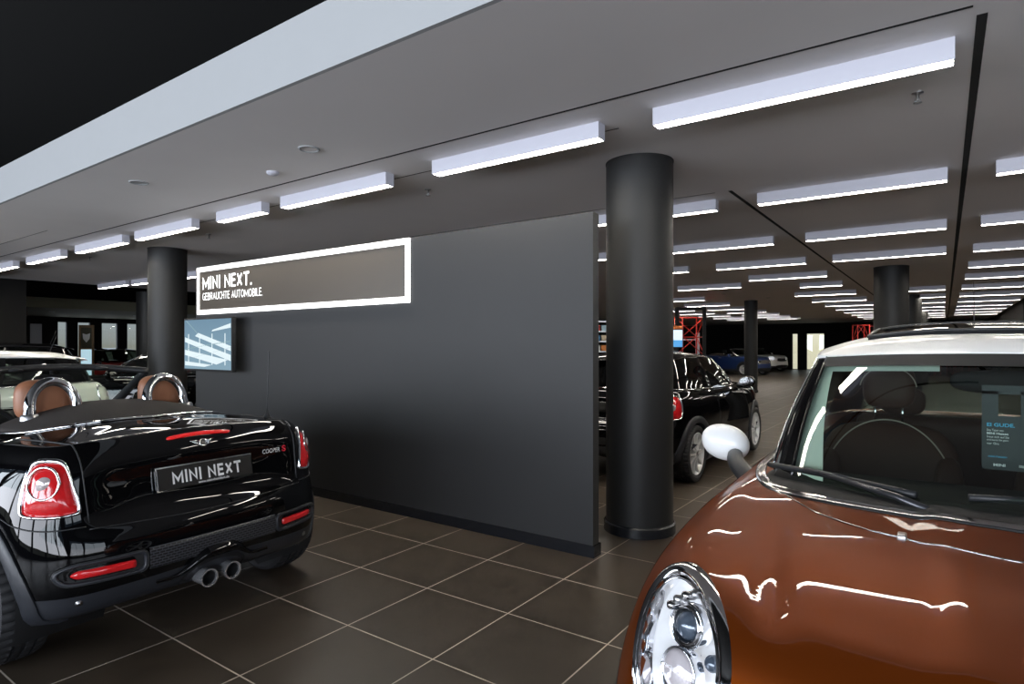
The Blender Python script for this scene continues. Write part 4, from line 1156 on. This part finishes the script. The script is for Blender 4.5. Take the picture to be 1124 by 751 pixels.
    patch(sh, bl, view3((1, 0, -.25)), 5, .006, .004).build('brake_light', M['brake_red'], root)
    # winged emblem
    q, n = sh.hit(*rear(0, .950)); q = Vector(q); n = Vector(n); vv = (Vector((0, 0, 1)) - n*n.z).normalized(); uu = Vector((0, -1, 0))
    em = MB(); em.tube([list(q + uu*.019*math.cos(t) + vv*.019*math.sin(t) + n*.004) for t in np.linspace(0, 2*PI, 25)[:-1]], .0035, 8, closed=True)
    for s in (1, -1):
        for k in range(4):
            z_ = .012 - k*.007; em.tube([list(q + uu*s*.023 + vv*z_ + n*.004), list(q + uu*s*(.064 - k*.009) + vv*(z_+.005) + n*.003)], [.0034, .0022], 6)
    eo = em.build('winged_emblem', M['chrome'], root)
    MB().lathe([(.0001, 0), (.016, 0)], 20).build('emblem_disc', M['plate'], eo).matrix_local = Matrix.Translation(q + n*.004) @ n.to_track_quat('Z', 'Y').to_matrix().to_4x4()
    q, n = sh.hit(*rear(-.348, .838)); n = Vector(n); vv = (Vector((0, 0, 1)) - n*n.z).normalized(); ur = vv.cross(n).normalized()
    text_mesh('COOPER', 'model_lettering', M['alloy'], root, Vector(q) + n*.004, ur, vv, width=.115, height=.026, bold=.02, shear=.15)
    q, n = sh.hit(*rear(-.475, .836)); n = Vector(n); vv = (Vector((0, 0, 1)) - n*n.z).normalized(); ur = vv.cross(n).normalized()
    text_mesh('S', 'model_lettering', M['red_ink'], root, Vector(q) + n*.004, ur, vv, width=.026, height=.036, bold=.03)
    # bumper inserts
    G = [[list(sh.hit(*rear(y, z), off=o_)[0]) for z, o_ in [(.412, -.004), (.415, .010), (.43, .011), (.445, .011), (.465, .011), (.48, .011), (.495, .011), (.510, .010), (.513, -.004)]] for y in np.linspace(-.34, .34, 41)]
    gi = MB().grid(np.array(G)).build('rear_grille', M['grille'], root)
    for s in (1, -1):
        rec = fillet([(s*.345, .412), (s*.345, .512), (s*.63, .508), (s*.70, .475), (s*.665, .412)], .035)
        rin = scale_outline(rec, (.90, .72))
        fg = band(sh, rec, rin, rear, .008, .008, .01).build('fog_light', M['clad'], root)
        patch(sh, scale_outline(rec, (.93, .76)), rear, 5, .001, -.002, 0).build('fog_recess', M['matte_black'], fg)
        lens = fillet([(s*.395, .440), (s*.395, .474), (s*.615, .474), (s*.64, .458), (s*.615, .440)], .012)
        patch(sh, lens, rear, 6, .008, .008).build('fog_lens', M['red_lens'], fg)
        MB().tube(on(sh, np.vstack([rec, rec[:1]]), rear, .010), .003, 6).build('recess_edge', M['black_plastic'], fg)
        for y_ in (.235, .60):
            q, n = sh.hit(*rear(s*y_, .325)); sn = MB().lathe([(.0001, .006), (.010, .005), (.011, .001), (.014, .0005), (.0145, -.004)], 20).build('parking_sensor', M['black_plastic'] if y_ < .5 else M['steel'], root)
            sn.matrix_local = Matrix.Translation(q) @ Vector(n).to_track_quat('Z', 'Y').to_matrix().to_4x4()
    # bridge over the tail pipes
    br = rounded([(-.27, .335), (-.20, .375), (-.13, .425), (-.06, .452), (.06, .452), (.13, .425), (.20, .375), (.27, .335), (.16, .345), (.10, .385), (0, .400), (-.10, .385), (-.16, .345)], it=2)
    G = []
    for y in np.linspace(-.30, .30, 31):
        b = math.exp(-(y/.155)**4); z1 = .345 + .105*b; z0 = .335 + .060*b
        row = []
        for t, off in [(0, .002), (.0, .018), (.35, .040*b+.012), (.8, .032*b+.010), (1.0, .004)]: row.append(list(sh.hit(*rear(y, z0 + (z1-z0)*t), off=off)[0]))
        G.append(row)
    MB().grid(np.array(G)).build('pipe_bridge', M['paint_black'], root)
    G = []
    for y in np.linspace(-.17, .17, 21):
        b = math.sqrt(max(0, 1-(y/.175)**2)); row = []
        for z_, off in [(.27, .006), (.30+.085*b, .006)]: row.append(list(sh.hit(*rear(y, z_), off=off)[0]))
        G.append(row)
    MB().grid(np.array(G)).build('pipe_recess', M['matte_black'], root)
    for s in (1, -1):
        pp = MB().lathe([(.036, .25), (.042, .02), (.0455, .004), (.0455, 0), (.038, .0), (.036, .02), (.035, .14), (.0001, .14)], 32, 'x').build('tail_pipe', M['pipe'], root, auto=50)
        pp.location = (-1.825, s*.064, .290)
        MB().lathe([(.0355, .012), (.0335, .13), (.0001, .13)], 32, 'x').build('pipe_bore', M['matte_black'], pp)
    # soft top cover with bright finisher
    cov = lerpf([0, .18, .34, .46, .53, .57], [-1.165, -1.15, -1.11, -1.03, -.92, -.60])
    ys = np.concatenate([np.linspace(-.57, -.40, 12)[:-1], np.linspace(-.40, .40, 21), np.linspace(.40, .57, 12)[1:]])
    G = []
    for y in ys:
        a = abs(y); x0 = cov(a); x1 = -.60; row = []
        zb = sh.hit(*top(max(x0, -1.165), y))[0].z
        for t in np.linspace(0, 1, 14):
            x = x0 + (x1-x0)*t
            crown = 1.128 - .118*(a/.57)**2.4
            z = zb + (crown - zb)*math.sin(min(1, t*1.25+.0)*PI/2)**.8 if t > 0 else zb + .002
            row.append((x, y, max(z, zb - .02)))
        row.append((x1+.005, y, .93)); G.append(row)
    co = MB().grid(np.array(G)).build('soft_top_cover', M['fabric_top'], root)
    edge = [sh.hit(*top(cov(abs(y)), y), off=.004)[0] for y in ys]
    fr = [(.62, .765), (.2, .758), (-.30, .745), (-.50, .70)]
    rail_l = [list(sh.hit(*top(x, y), off=.003)[0]) for x, y in fr]
    loop = [p for p in rail_l] + [list(p) for p in edge[::-1]] + [[p[0], -p[1], p[2]] for p in rail_l[::-1]]
    MB().tube(cr(np.array(loop), 3), .0085, 8).build('chrome_finisher', M['chrome'], root)
    # roll hoops
    for s in (1, -1):
        P = []
        for t in np.linspace(0, PI, 21): P.append((-.70 + .03*math.sin(t), s*.312 + .114*math.cos(t)*(1.0), 1.105 + .150*math.sin(t)))
        P = [(-.72, s*.312+.126, 1.02)] + P + [(-.72, s*.312-.126, 1.02)]
        h = MB().tube(cr(np.array(P), 3), .029, 16).build('roll_hoop', M['chrome'], root)
        for q in (-1, 1):
            MB().lathe([(.045, 0), (.045, .045), (.038, .058), (.028, .06)], 20).build('hoop_collar', M['steel'], h, auto=40).location = (-.72, s*.312+q*.122, 1.025)
    # seats
    for s in (1, -1):
        st = make_seat(root, -.27, s*.330, .235, M['leather_tan'], 1.0, .225, .045)
    # cabin
    L = [(.93, .50), (.70, .64), (.3, .68), (-.5, .66), (-.85, .5)]
    ringp = L + [(x, -y) for x, y in L[::-1]]
    MB().grid(np.array([[(x*1.06, y*1.03, .95), (x, y, .90), (x, y, .30), (x*.2, 0, .28)] for x, y in ringp]), True).build('cabin_tub', M['interior'], root)
    G = []
    for y in np.linspace(-.66, .66, 31):
        hump = .045*math.exp(-((y-.335)/.15)**2)
        G.append([(1.0 - .25*(abs(y)/.66)**2, y, .965), (.75 - .12*(abs(y)/.66)**2, y, .985+hump*.6), (.50, y, .975+hump), (.45, y, .93), (.48, y, .75), (.60, y, .55)])
    MB().grid(cr(np.array(G).transpose(1, 0, 2), 4).transpose(1, 0, 2)).build('dashboard', M['interior'], root)
    sw = MB(); sc = np.array([.28, .335, .88])
    sw.tube([tuple(sc + (.04*math.sin(t), .185*math.cos(t), .172*math.sin(t))) for t in np.linspace(0, 2*PI, 41)[:-1]], .016, 10, closed=True)
    for t in (0, PI, -PI/2): sw.tube([tuple(sc), tuple(sc + (.04*math.sin(t), .185*math.cos(t), .172*math.sin(t)))], .02, 8)
    sw.ellipsoid(sc, (.035, .075, .065)).build('steering_wheel', M['interior'], root)
    for s in (1, -1):
        d = MB().lathe([(.0001, .012), (.05, .008), (.058, 0), (.062, -.01)], 28).build('door_speaker', M['steel'], root)
        d.matrix_local = Matrix.Translation((.15, s*.655, .80)) @ Vector((0, -s, .2)).to_track_quat('Z', 'Y').to_matrix().to_4x4()
        MB().box((-.45, min(s*.60, s*.70), .88), (.65, max(s*.60, s*.70), .945), .02).build('door_top', M['interior'], root, auto=50)
    # windscreen frame and glass
    belt = [(1.04, 0, .985), (.98, .30, .982), (.76, .60, .972), (.60, .69, .965), (0, .70, .96), (-.5, .6, .96), (-.6, 0, .96)]
    tp = [(.12, 0, 1.315), (.085, .28, 1.307), (-.02, .50, 1.282), (-.06, .525, 1.277), (-.3, .5, 1.29), (-.5, .3, 1.29), (-.55, 0, 1.29)]
    H = House(belt, tp, .02)
    H.seg(0, 2, 0).build('windscreen', M['glass'], root)
    idx = [i % len(H.T) for i in range(-2*H.n-3, 2*H.n+4)]
    Tp = H.T[idx]
    fr = MB(); prof_ = [(.030, -.010), (.022, .016), (-.006, .024), (-.032, .012), (-.034, -.014), (0, -.022)]
    G = []
    for p in Tp: 
        o = np.array([p[0]+.7, p[1], 0]); o /= np.linalg.norm(o); G.append([p + o*a + np.array([0, 0, b]) for a, b in prof_])
    fr.grid(np.array(G), False, True)
    for s in (1, -1):
        i0 = (s*(2*H.n+2)) % len(H.G); P = [list(p) for p in H.G[i0]]; fr.tube(P, [.040, .036, .034, .032, .030, .029, .028, .028, .028, .028], 10)
    fr.build('windscreen_frame', M['black_plastic'], root)
    for s in (1, -1):  # door quarter glass
        mirror_part(root, .45, s*.90, .985, s, M['paint_black'], (.60, s*.76, .935))
        MB().ellipsoid((.02, s*.25, 1.305), (.03, .04, .012)).build('header_latch', M['black_plastic'], root)
    im = MB(); im.ellipsoid((.14, 0, 1.235), (.02, .115, .033), 28, 14, .7); im.tube([(.16, 0, 1.25), (.17, 0, 1.31)], .011, 8); im.build('inner_mirror', M['interior'], root)
    # aerial
    q, n = sh.hit(*top(-1.36, -.60))
    a = MB().lathe([(.0001, .062), (.006, .06), (.011, .03), (.024, .006), (.028, 0)], 20); a.v = [(x+q.x, y+q.y, z+q.z-.002) for x, y, z in a.v]
    ao = a.build('aerial', M['black_plastic'], root)
    MB().tube([(q.x-.02*t, q.y, q.z+.05+.375*t) for t in np.linspace(0, 1, 30)], [.0042 if k % 2 else .0034 for k in range(30)], 8).build('aerial_rod', M['black_plastic'], ao)
    # simple front
    patch(sh, rounded([(-.42, .60), (.42, .60), (.36, .76), (-.36, .76)], it=2), front, 5, .006).build('front_grille', M['grille'], root)
    return root
def del_props(o):
    for k in list(o.keys()): del o[k]
CABRIO = build_cabrio()
# ================================================================ small hatchbacks (middle distance and far)
def build_small(name, label, loc, rz, paint, roof_m=None, open_top=False, alloy=None, detail=1, filler=False, glass=None, group=None, mirror_m=None, seat_m=None, tail_m=None):
    sh = SH['hatch']
    root = thing(name, label, 'car', loc, rz, group)
    AX = (1.2335, -1.2335); R = .308; J = 54; JC = 12
    kw = wheel_openings(sh, AX, .335, .312)
    def keep(a, b, i, j):
        c = (a+b)/2
        if j < JC or not kw(a, b, i, j): return False
        if j >= J and -1.42 < c[0] < .90 - .25*(abs(c[1])/.6)**2: return False
        return True
    sh.mesh(keep).build('body', paint, root)
    sh.mesh(lambda a, b, i, j: j < JC and kw(a, b, i, j)).build('lower_cladding', M['clad'], root)
    arch_parts(sh, root, AX, .328, .400, .312, M['clad'], off=.016)
    for ax in AX:
        for s in (1, -1): make_wheel(root, ax, s*.728, R, .20, s, 'ten', alloy)
    belt = [(1.02, 0, .985), (.96, .32, .982), (.72, .62, .968), (.56, .695, .958), (.05, .725, .962), (-.42, .73, .970), (-.50, .73, .970), (-1.12, .715, .985), (-1.46, .585, .995), (-1.57, .3, 1.0), (-1.60, 0, 1.0)]
    tp = [(.36, 0, 1.330), (.325, .28, 1.325), (.20, .50, 1.315), (.12, .535, 1.315), (-.2, .555, 1.330), (-.50, .56, 1.335), (-.58, .56, 1.335), (-1.08, .54, 1.325), (-1.34, .45, 1.30), (-1.41, .24, 1.305), (-1.43, 0, 1.308)]
    H = House(belt, tp, .02)
    gm = glass or M['glass_dark']
    H.seg(0, 2, 0).build('windscreen', gm, root)
    zr = lerpf([.36, .25, .1, -.1, -.5, -.9, -1.25, -1.43], [1.332, 1.352, 1.374, 1.392, 1.407, 1.398, 1.35, 1.308])
    for s in (1, -1):
        vw = left if s > 0 else right
        H.seg(2, 3, s).build('front_pillar', M['paint_black'], root)
        if not open_top:
            H.seg(3, 5, s).build('side_window', gm, root)
            H.seg(5, 6, s).build('middle_pillar', M['paint_black'], root)
            H.seg(6, 7, s).build('side_window', gm, root)
            H.seg(7, 8, s).build('rear_pillar', M['paint_black'], root)
        P = [list(p*np.array([1, 1.006, 1]) + np.array([0, 0, .002])) for p in (H.B[[i % len(H.B) for i in (range(2*H.n+4, 8*H.n+1) if s > 0 else range(-2*H.n-4, -8*H.n-1, -1))]])]
        MB().tube(P, .009, 8).build('chrome_finisher', M['chrome'], root)
        strip_on(sh, [(-.44, .28), (-.46, .6), (-.47, .94)], vw, .0035, .001).build('door_seam', M['matte_black'], root)
        strip_on(sh, [(.80, .30), (.80, .6), (.66, .93)], vw, .0035, .001).build('door_seam', M['matte_black'], root)
        patch(sh, rounded([(-.34, .845), (-.17, .845), (-.17, .885), (-.34, .885)], it=2), vw, 4, .018, .010).build('door_handle', M['chrome'], root)
        mirror_part(root, .43, s*.91, 1.0, s, mirror_m or (paint if roof_m is None else roof_m), (.56, s*.77, .94))
        # lamps
        tail = np.array([(-1.52, .735, .93), (-1.585, .70, .945), (-1.66, .62, .925), (-1.70, .60, .82), (-1.715, .60, .70), (-1.68, .645, .685), (-1.60, .72, .69), (-1.54, .755, .71), (-1.52, .765, .80)])
        tail = cr(tail, 4, True); tv_ = view3((.82, -s*.57, 0)); fx = (lambda o: np.array(o)) if s > 0 else mir
        c = tail.mean(0)
        tl = band(sh, fx(tail), fx(c+(tail-c)*.86), tv_, .004, .012).build('tail_light', M['chrome'], root)
        patch(sh, fx(c+(tail-c)*.87), tv_, 8, .004, .018, 0).build('lamp_lens', tail_m or M['red_lens'], tl)
        q = np.array(sh.hit(*tv_(*fx([c + np.array([0, .003, .02])])[0]), off=.026)[0])
        MB().ellipsoid(q, (.012, .03, .035)).build('reversing_lens', M['clear_lens'], tl)
        hd = np.array([(1.50, .725, .885), (1.60, .66, .905), (1.70, .57, .89), (1.765, .53, .83), (1.79, .53, .75), (1.77, .58, .68), (1.70, .68, .665), (1.61, .745, .72), (1.53, .765, .80)])
        hd = cr(hd, 4, True); hv = view3((-.8, -s*.58, -.18)); c = hd.mean(0)
        hl = band(sh, fx(hd), fx(c+(hd-c)*.85), hv, .004, .014).build('headlight', M['chrome'], root)
        patch(sh, fx(c+(hd-c)*.86), hv, 6, .004, .02, 0).build('lamp_face', M['reflector'], hl)
    if filler:
        q = MB(); cpt = rounded([(-1.10+.085*math.cos(t), .85+.085*math.sin(t)) for t in np.linspace(0, 2*PI, 17)[:-1]], it=1)
        fc = patch(sh, cpt, left, 6, .006, .004).build('fuel_cap', paint, root)
        MB().tube(on(sh, np.vstack([cpt, cpt[:1]]), left, .003), .0035, 6).build('cap_seam', M['black_plastic'], fc)
    if not open_top:
        H.seg(8, 10, 0).build('rear_window', gm, root)
        ro = H.roof(zr, (-.95, 0), p=3.0).build('roof', roof_m or paint, root)
        sp = MB(); G = []
        for y in np.linspace(-.46, .46, 15):
            G.append([(-1.36, y, 1.322-.03*(abs(y)/.5)**3), (-1.47, y*.98, 1.318-.035*(abs(y)/.5)**3), (-1.50, y*.97, 1.30-.035*(abs(y)/.5)**3), (-1.42, y*.98, 1.292-.035*(abs(y)/.5)**3)])
        sp.grid(np.array(G), False, True).build('roof_spoiler', roof_m or paint, root)
        ar = MB().ellipsoid((-1.2, 0, 1.365), (.05, .02, .02)).build('aerial', M['black_plastic'], root)
        MB().tube([(-1.2, 0, 1.37), (-1.29, 0, 1.62)], [.004, .002], 6).build('aerial_rod', M['black_plastic'], ar)
    else:
        idx = [i % len(H.T) for i in range(-2*H.n-4, 2*H.n+5)]
        MB().tube([list(p) for p in H.T[idx]], .028, 10).build('windscreen_frame', M['black_plastic'], root)
        cv = MB().ellipsoid((-1.15, 0, .99), (.30, .56, .11)).build('folded_soft_top', M['fabric_top'], root)
    for s in (1, -1): make_seat(root, -.02, s*.34, .28, seat_m or M['interior'], 1.0, .19, .05)
    if detail:
        L = [(.93, .50), (.60, .64), (.3, .68), (-1.2, .66), (-1.5, .5)]
        ringp = L + [(x, -y) for x, y in L[::-1]]
        MB().grid(np.array([[(x, y, .94), (x, y, .40), (x*.2, 0, .38)] for x, y in ringp]), True).build('cabin_tub', M['interior'], root)
        patch(sh, rounded([(-.26, .74), (.26, .74), (.26, .85), (-.26, .85)], it=1), rear, 4, .008).build('number_plate', M['white_ink'] if paint is M['paint_white'] else M['plate'], root)
        patch(sh, rounded([(-.60, .40), (.60, .40), (.60, .48), (-.60, .48)], it=2), rear, 5, .005).build('rear_bumper_insert', M['matte_black'], root)
        for yy in (.655, .56): MB().tube(on(sh, [(y, yy) for y in np.linspace(-.52, .52, 21)], rear, .004), .004, 6).build('bumper_line', M['chrome'], root)
    go = rounded([(-.38, .60), (.38, .60), (.43, .70), (.36, .78), (-.36, .78), (-.43, .70)], it=2)
    g = band(sh, scale_outline(go, 1.06), scale_outline(go, .93), front, .006, .012).build('front_grille', M['chrome'], root)
    patch(sh, scale_outline(go, .95), front, 4, .004).build('grille_mesh', M['grille'], g)
    patch(sh, rounded([(-.55, .27), (.55, .27), (.50, .40), (-.50, .40)], it=2), front, 5, .006).build('lower_intake', M['matte_black'], root)
    return root
build_small('hatchback_car', 'black hatchback with silver ten-spoke wheels parked behind the thick column', *POSE['hatch'], M['paint_black'], mirror_m=M['paint_black'])
build_small('hatchback_car', 'white hatchback with white roof behind the black convertible', *POSE['white'], M['paint_cream'], roof_m=M['paint_white'], filler=True, mirror_m=M['paint_white'], tail_m=M['paint_cream'])
build_small('hatchback_car', 'red hatchback parked far off before the tall windows', (-22.1, 8.86, 0), math.radians(5), M['paint_red'], roof_m=M['paint_black'], detail=0)
build_small('hatchback_car', 'black hatchback half hidden by the far round column', (-10.96, 5.22, 0), math.radians(213), M['paint_black'], detail=0)
tall = build_small('hatchback_car', 'black car whose roof shows just above the white roof', (-14.75, 3.30, 0), math.radians(-100), M['paint_black'], detail=0); tall.scale = (1.09, 1.09, 1.09)
build_small('hatchback_car', 'blue car glimpsed between the far round column and the partition', (-15.6, 9.3, 0), math.radians(80), M['paint_blue'], detail=0)
build_small('open_car', 'dark blue open car parked beside the thin far column', (-9.05, 33.05, 0), math.radians(-25), M['paint_blue'], open_top=True, detail=0)
build_small('open_car', 'white open car parked behind the dark blue one', (-9.36, 38.7, 0), math.radians(-25), M['paint_white'], open_top=True, detail=0)
# ---------------------------------------------------------------- far fittings
def look_rz(x, y): return math.atan2(-x, y)      # yaw that turns local -y towards the camera's side of the hall
# poster stand by the tall windows
ps = thing('poster_stand', 'brown framed display stand with emblem and pale blue panel by the windows', 'display stand', (-19.6, 7.05, 0), math.radians(55))
mb = MB(); W_, H_ = .36, 2.06
for a, b in [((-W_/2, -.03, 0), (-W_/2+.05, .03, H_)), ((W_/2-.05, -.03, 0), (W_/2, .03, H_)), ((-W_/2+.05, -.03, H_-.07), (W_/2-.05, .03, H_)), ((-W_/2+.05, -.03, 1.38), (W_/2-.05, .03, 1.42)), ((-W_/2-.06, -.15, 0), (W_/2+.06, .15, .03))]: mb.box(a, b)
M['bronze'] = mat('bronze_frame', (.20, .125, .06), .45, metal=.3); M['olive'] = mat('dark_olive_panel', (.05, .045, .022), .5)
M['pale_screen'] = mat('pale_lit_panel', (.3, .4, .45), .4, emit=(.55, .80, .92), es=.75)
mb.build('frame', M['bronze'], ps, smooth=False)
MB().box((-W_/2+.05, -.015, 1.42), (W_/2-.05, .015, H_-.07)).build('emblem_panel', M['olive'], ps, smooth=False)
MB().box((-W_/2+.05, -.015, .3), (W_/2-.05, .015, 1.38)).build('lit_panel', M['pale_screen'], ps, smooth=False)
e = MB()
e.add([(x*.09, -.018, 1.70+z*.13) for x, z in [(-1, 1), (0, .75), (1, 1), (.85, -.2), (0, -1), (-.85, -.2)]], [(0, 1, 4, 5), (1, 2, 3, 4)])
e.build('shield', M['alloy'], ps, smooth=False)
# pale door in the far left wall
d = struct(MB().box((-25.88, 7.60, 0), (-25.84, 7.93, 2.25)).build('door_3', M['wall_light'], smooth=False))
# black portal frame, red lattice tower, shelf and lit screen behind the parked black hatchback
def at(px, d):
    l = (px-562)/F_PX*d
    return (math.cos(YAW)*l - math.sin(YAW)*d, math.sin(YAW)*l + math.cos(YAW)*d)
x, y = at(758, 17.0)
pf = thing('portal_arch', 'black square portal frame around the red lattice tower', 'frame', (x, y, 0), YAW)
mb = MB()
mb.box((-.42, -.05, 0), (-.34, .05, 2.56)).box((.34, -.05, 0), (.42, .05, 2.56)).box((-.34, -.05, 2.48), (.34, .05, 2.56)).build('frame_bars', M['matte_black'], pf, smooth=False)
x, y = at(757, 18.5)
def lattice(name, label, x, y, z0, w, h, rz, n=4, depth=.35, r=.016, group=None):
    t = thing(name, label, 'lattice frame', (x, y, z0), rz, group)
    c = [(-w/2, -depth/2), (w/2, -depth/2), (w/2, depth/2), (-w/2, depth/2)]
    for a, b in c: MB().tube([(a, b, 0), (a, b, h)], r, 8).build('upright', M['red_steel'], t)
    for k in range(n):
        z_, z2 = h*k/n, h*(k+1)/n
        mb = MB()
        for i in range(4):
            (a, b), (a2, b2) = c[i], c[(i+1) % 4]
            mb.tube([(a, b, z_), (a2, b2, z2)] if (k+i) % 2 else [(a2, b2, z_), (a, b, z2)], r*.7, 6)
            mb.tube([(a, b, z2-r), (a2, b2, z2-r)], r*.7, 6)
        mb.build('brace', M['red_steel'], t)
    return t
lattice('lattice_tower', 'red lattice tower standing behind the black hatchback', x, y, 0, .72, 2.35, YAW+.2, 4, .5, .02)
x, y = at(752, 19.6)
rk = thing('display_rack', 'white shelf rack behind the red lattice tower', 'rack', (x, y, 0), YAW)
mb = MB()
for z_ in (.5, 1.05, 1.66): mb.box((-.38, -.15, z_), (.38, .15, z_+.04))
mb.build('shelf', M['housing'], rk, smooth=False)
mb = MB(); mb.box((-.42, -.15, 0), (-.38, .15, 1.9)).box((.38, -.15, 0), (.42, .15, 1.9)).build('side_panel', M['housing'], rk, smooth=False)
x, y = at(739, 15.5)
sc_ = thing('floor_screen', 'lit blue and white screen beside the thick column above the black car', 'screen', (x, y, 0), YAW)
MB().box((-.22, -.04, 1.43), (.24, .03, 1.90), .01).box((-.05, -.03, .03), (.05, .03, 1.44)).box((-.25, -.18, 0), (.25, .18, .03)).build('casing', M['matte_black'], sc_, auto=40)
M['blue_scr'] = mat('blue_screen', (.02, .04, .08), .2, emit=(.10, .42, .85), es=.9)
M['sky_scr'] = mat('pale_screen_glow', (.3, .35, .4), .2, emit=(.75, .88, 1), es=.9)
MB().box((-.20, -.046, 1.45), (.22, -.038, 1.62)).build('display', M['blue_scr'], sc_, smooth=False)
MB().box((-.20, -.046, 1.62), (.22, -.038, 1.88)).build('display', M['sky_scr'], sc_, smooth=False)
M['orange'] = mat('orange_board', (.75, .20, .04), .5)
ob = MB().box((-.22, -.03, 1.905), (.22, .03, 1.99), .01).build('header_board', M['orange'], sc_, auto=40)
# goods rack seen in the slot between partition and column
x, y = at(660, 13.5)
gr_ = thing('goods_rack', 'tall open rack of small goods seen in the slot beside the partition', 'rack', (x, y, 0), YAW)
mb = MB()
for z_ in (1.36, 1.58, 1.80, 2.02): mb.box((-.5, -.15, z_-.025), (.5, .15, z_))
mb.build('shelf', M['steel'], gr_, smooth=False)
mb = MB(); mb.box((-.54, -.15, 0), (-.5, .15, 2.3)).box((.5, -.15, 0), (.54, .15, 2.3)).build('side_panel', M['matte_black'], gr_, smooth=False)
cols = [('white', (.75, .74, .70)), ('orange', (.72, .25, .06)), ('blue', (.05, .22, .45)), ('cream', (.70, .58, .40)), ('red', (.55, .05, .04)), ('pale blue', (.40, .58, .66)), ('green', (.10, .30, .12)), ('yellow', (.70, .52, .08))]
cn, sn = math.cos(YAW), math.sin(YAW); k = 0
for zi, z_ in enumerate((1.36, 1.58, 1.80)):
    for i, dx in enumerate((-.10, .06)):
        nm, c = cols[k % len(cols)]; k += 1
        b = MB().box((-.065, -.08, 0), (.065, .08, .13 + .02*((k*3) % 3)), .008).build('goods_box', mat('box_' + nm.replace(' ', '_'), c, .5), auto=40)
        b.location = (x + dx*cn, y + dx*sn, z_+.001); b.rotation_euler = (0, 0, YAW)
        tag(b, 'small %s box on the %s shelf of the goods rack' % (nm, ['lower', 'middle', 'upper'][zi]), 'box', 'goods on the rack')
# red lattice frames along the far wall
for i, (px, w_, h_) in enumerate([(945, .62, 2.55), (964, .62, 2.5), (1036, .7, 2.45), (1060, .7, 2.45)]):
    x, y = at(px, 30.5)
    lattice('red_scaffold', 'red lattice frame at the far wall, %s from the left in the red row' % ORD[i], x, y, 0, w_, h_, YAW+.1, 3, .4, .022, 'red lattice frames at the far wall')
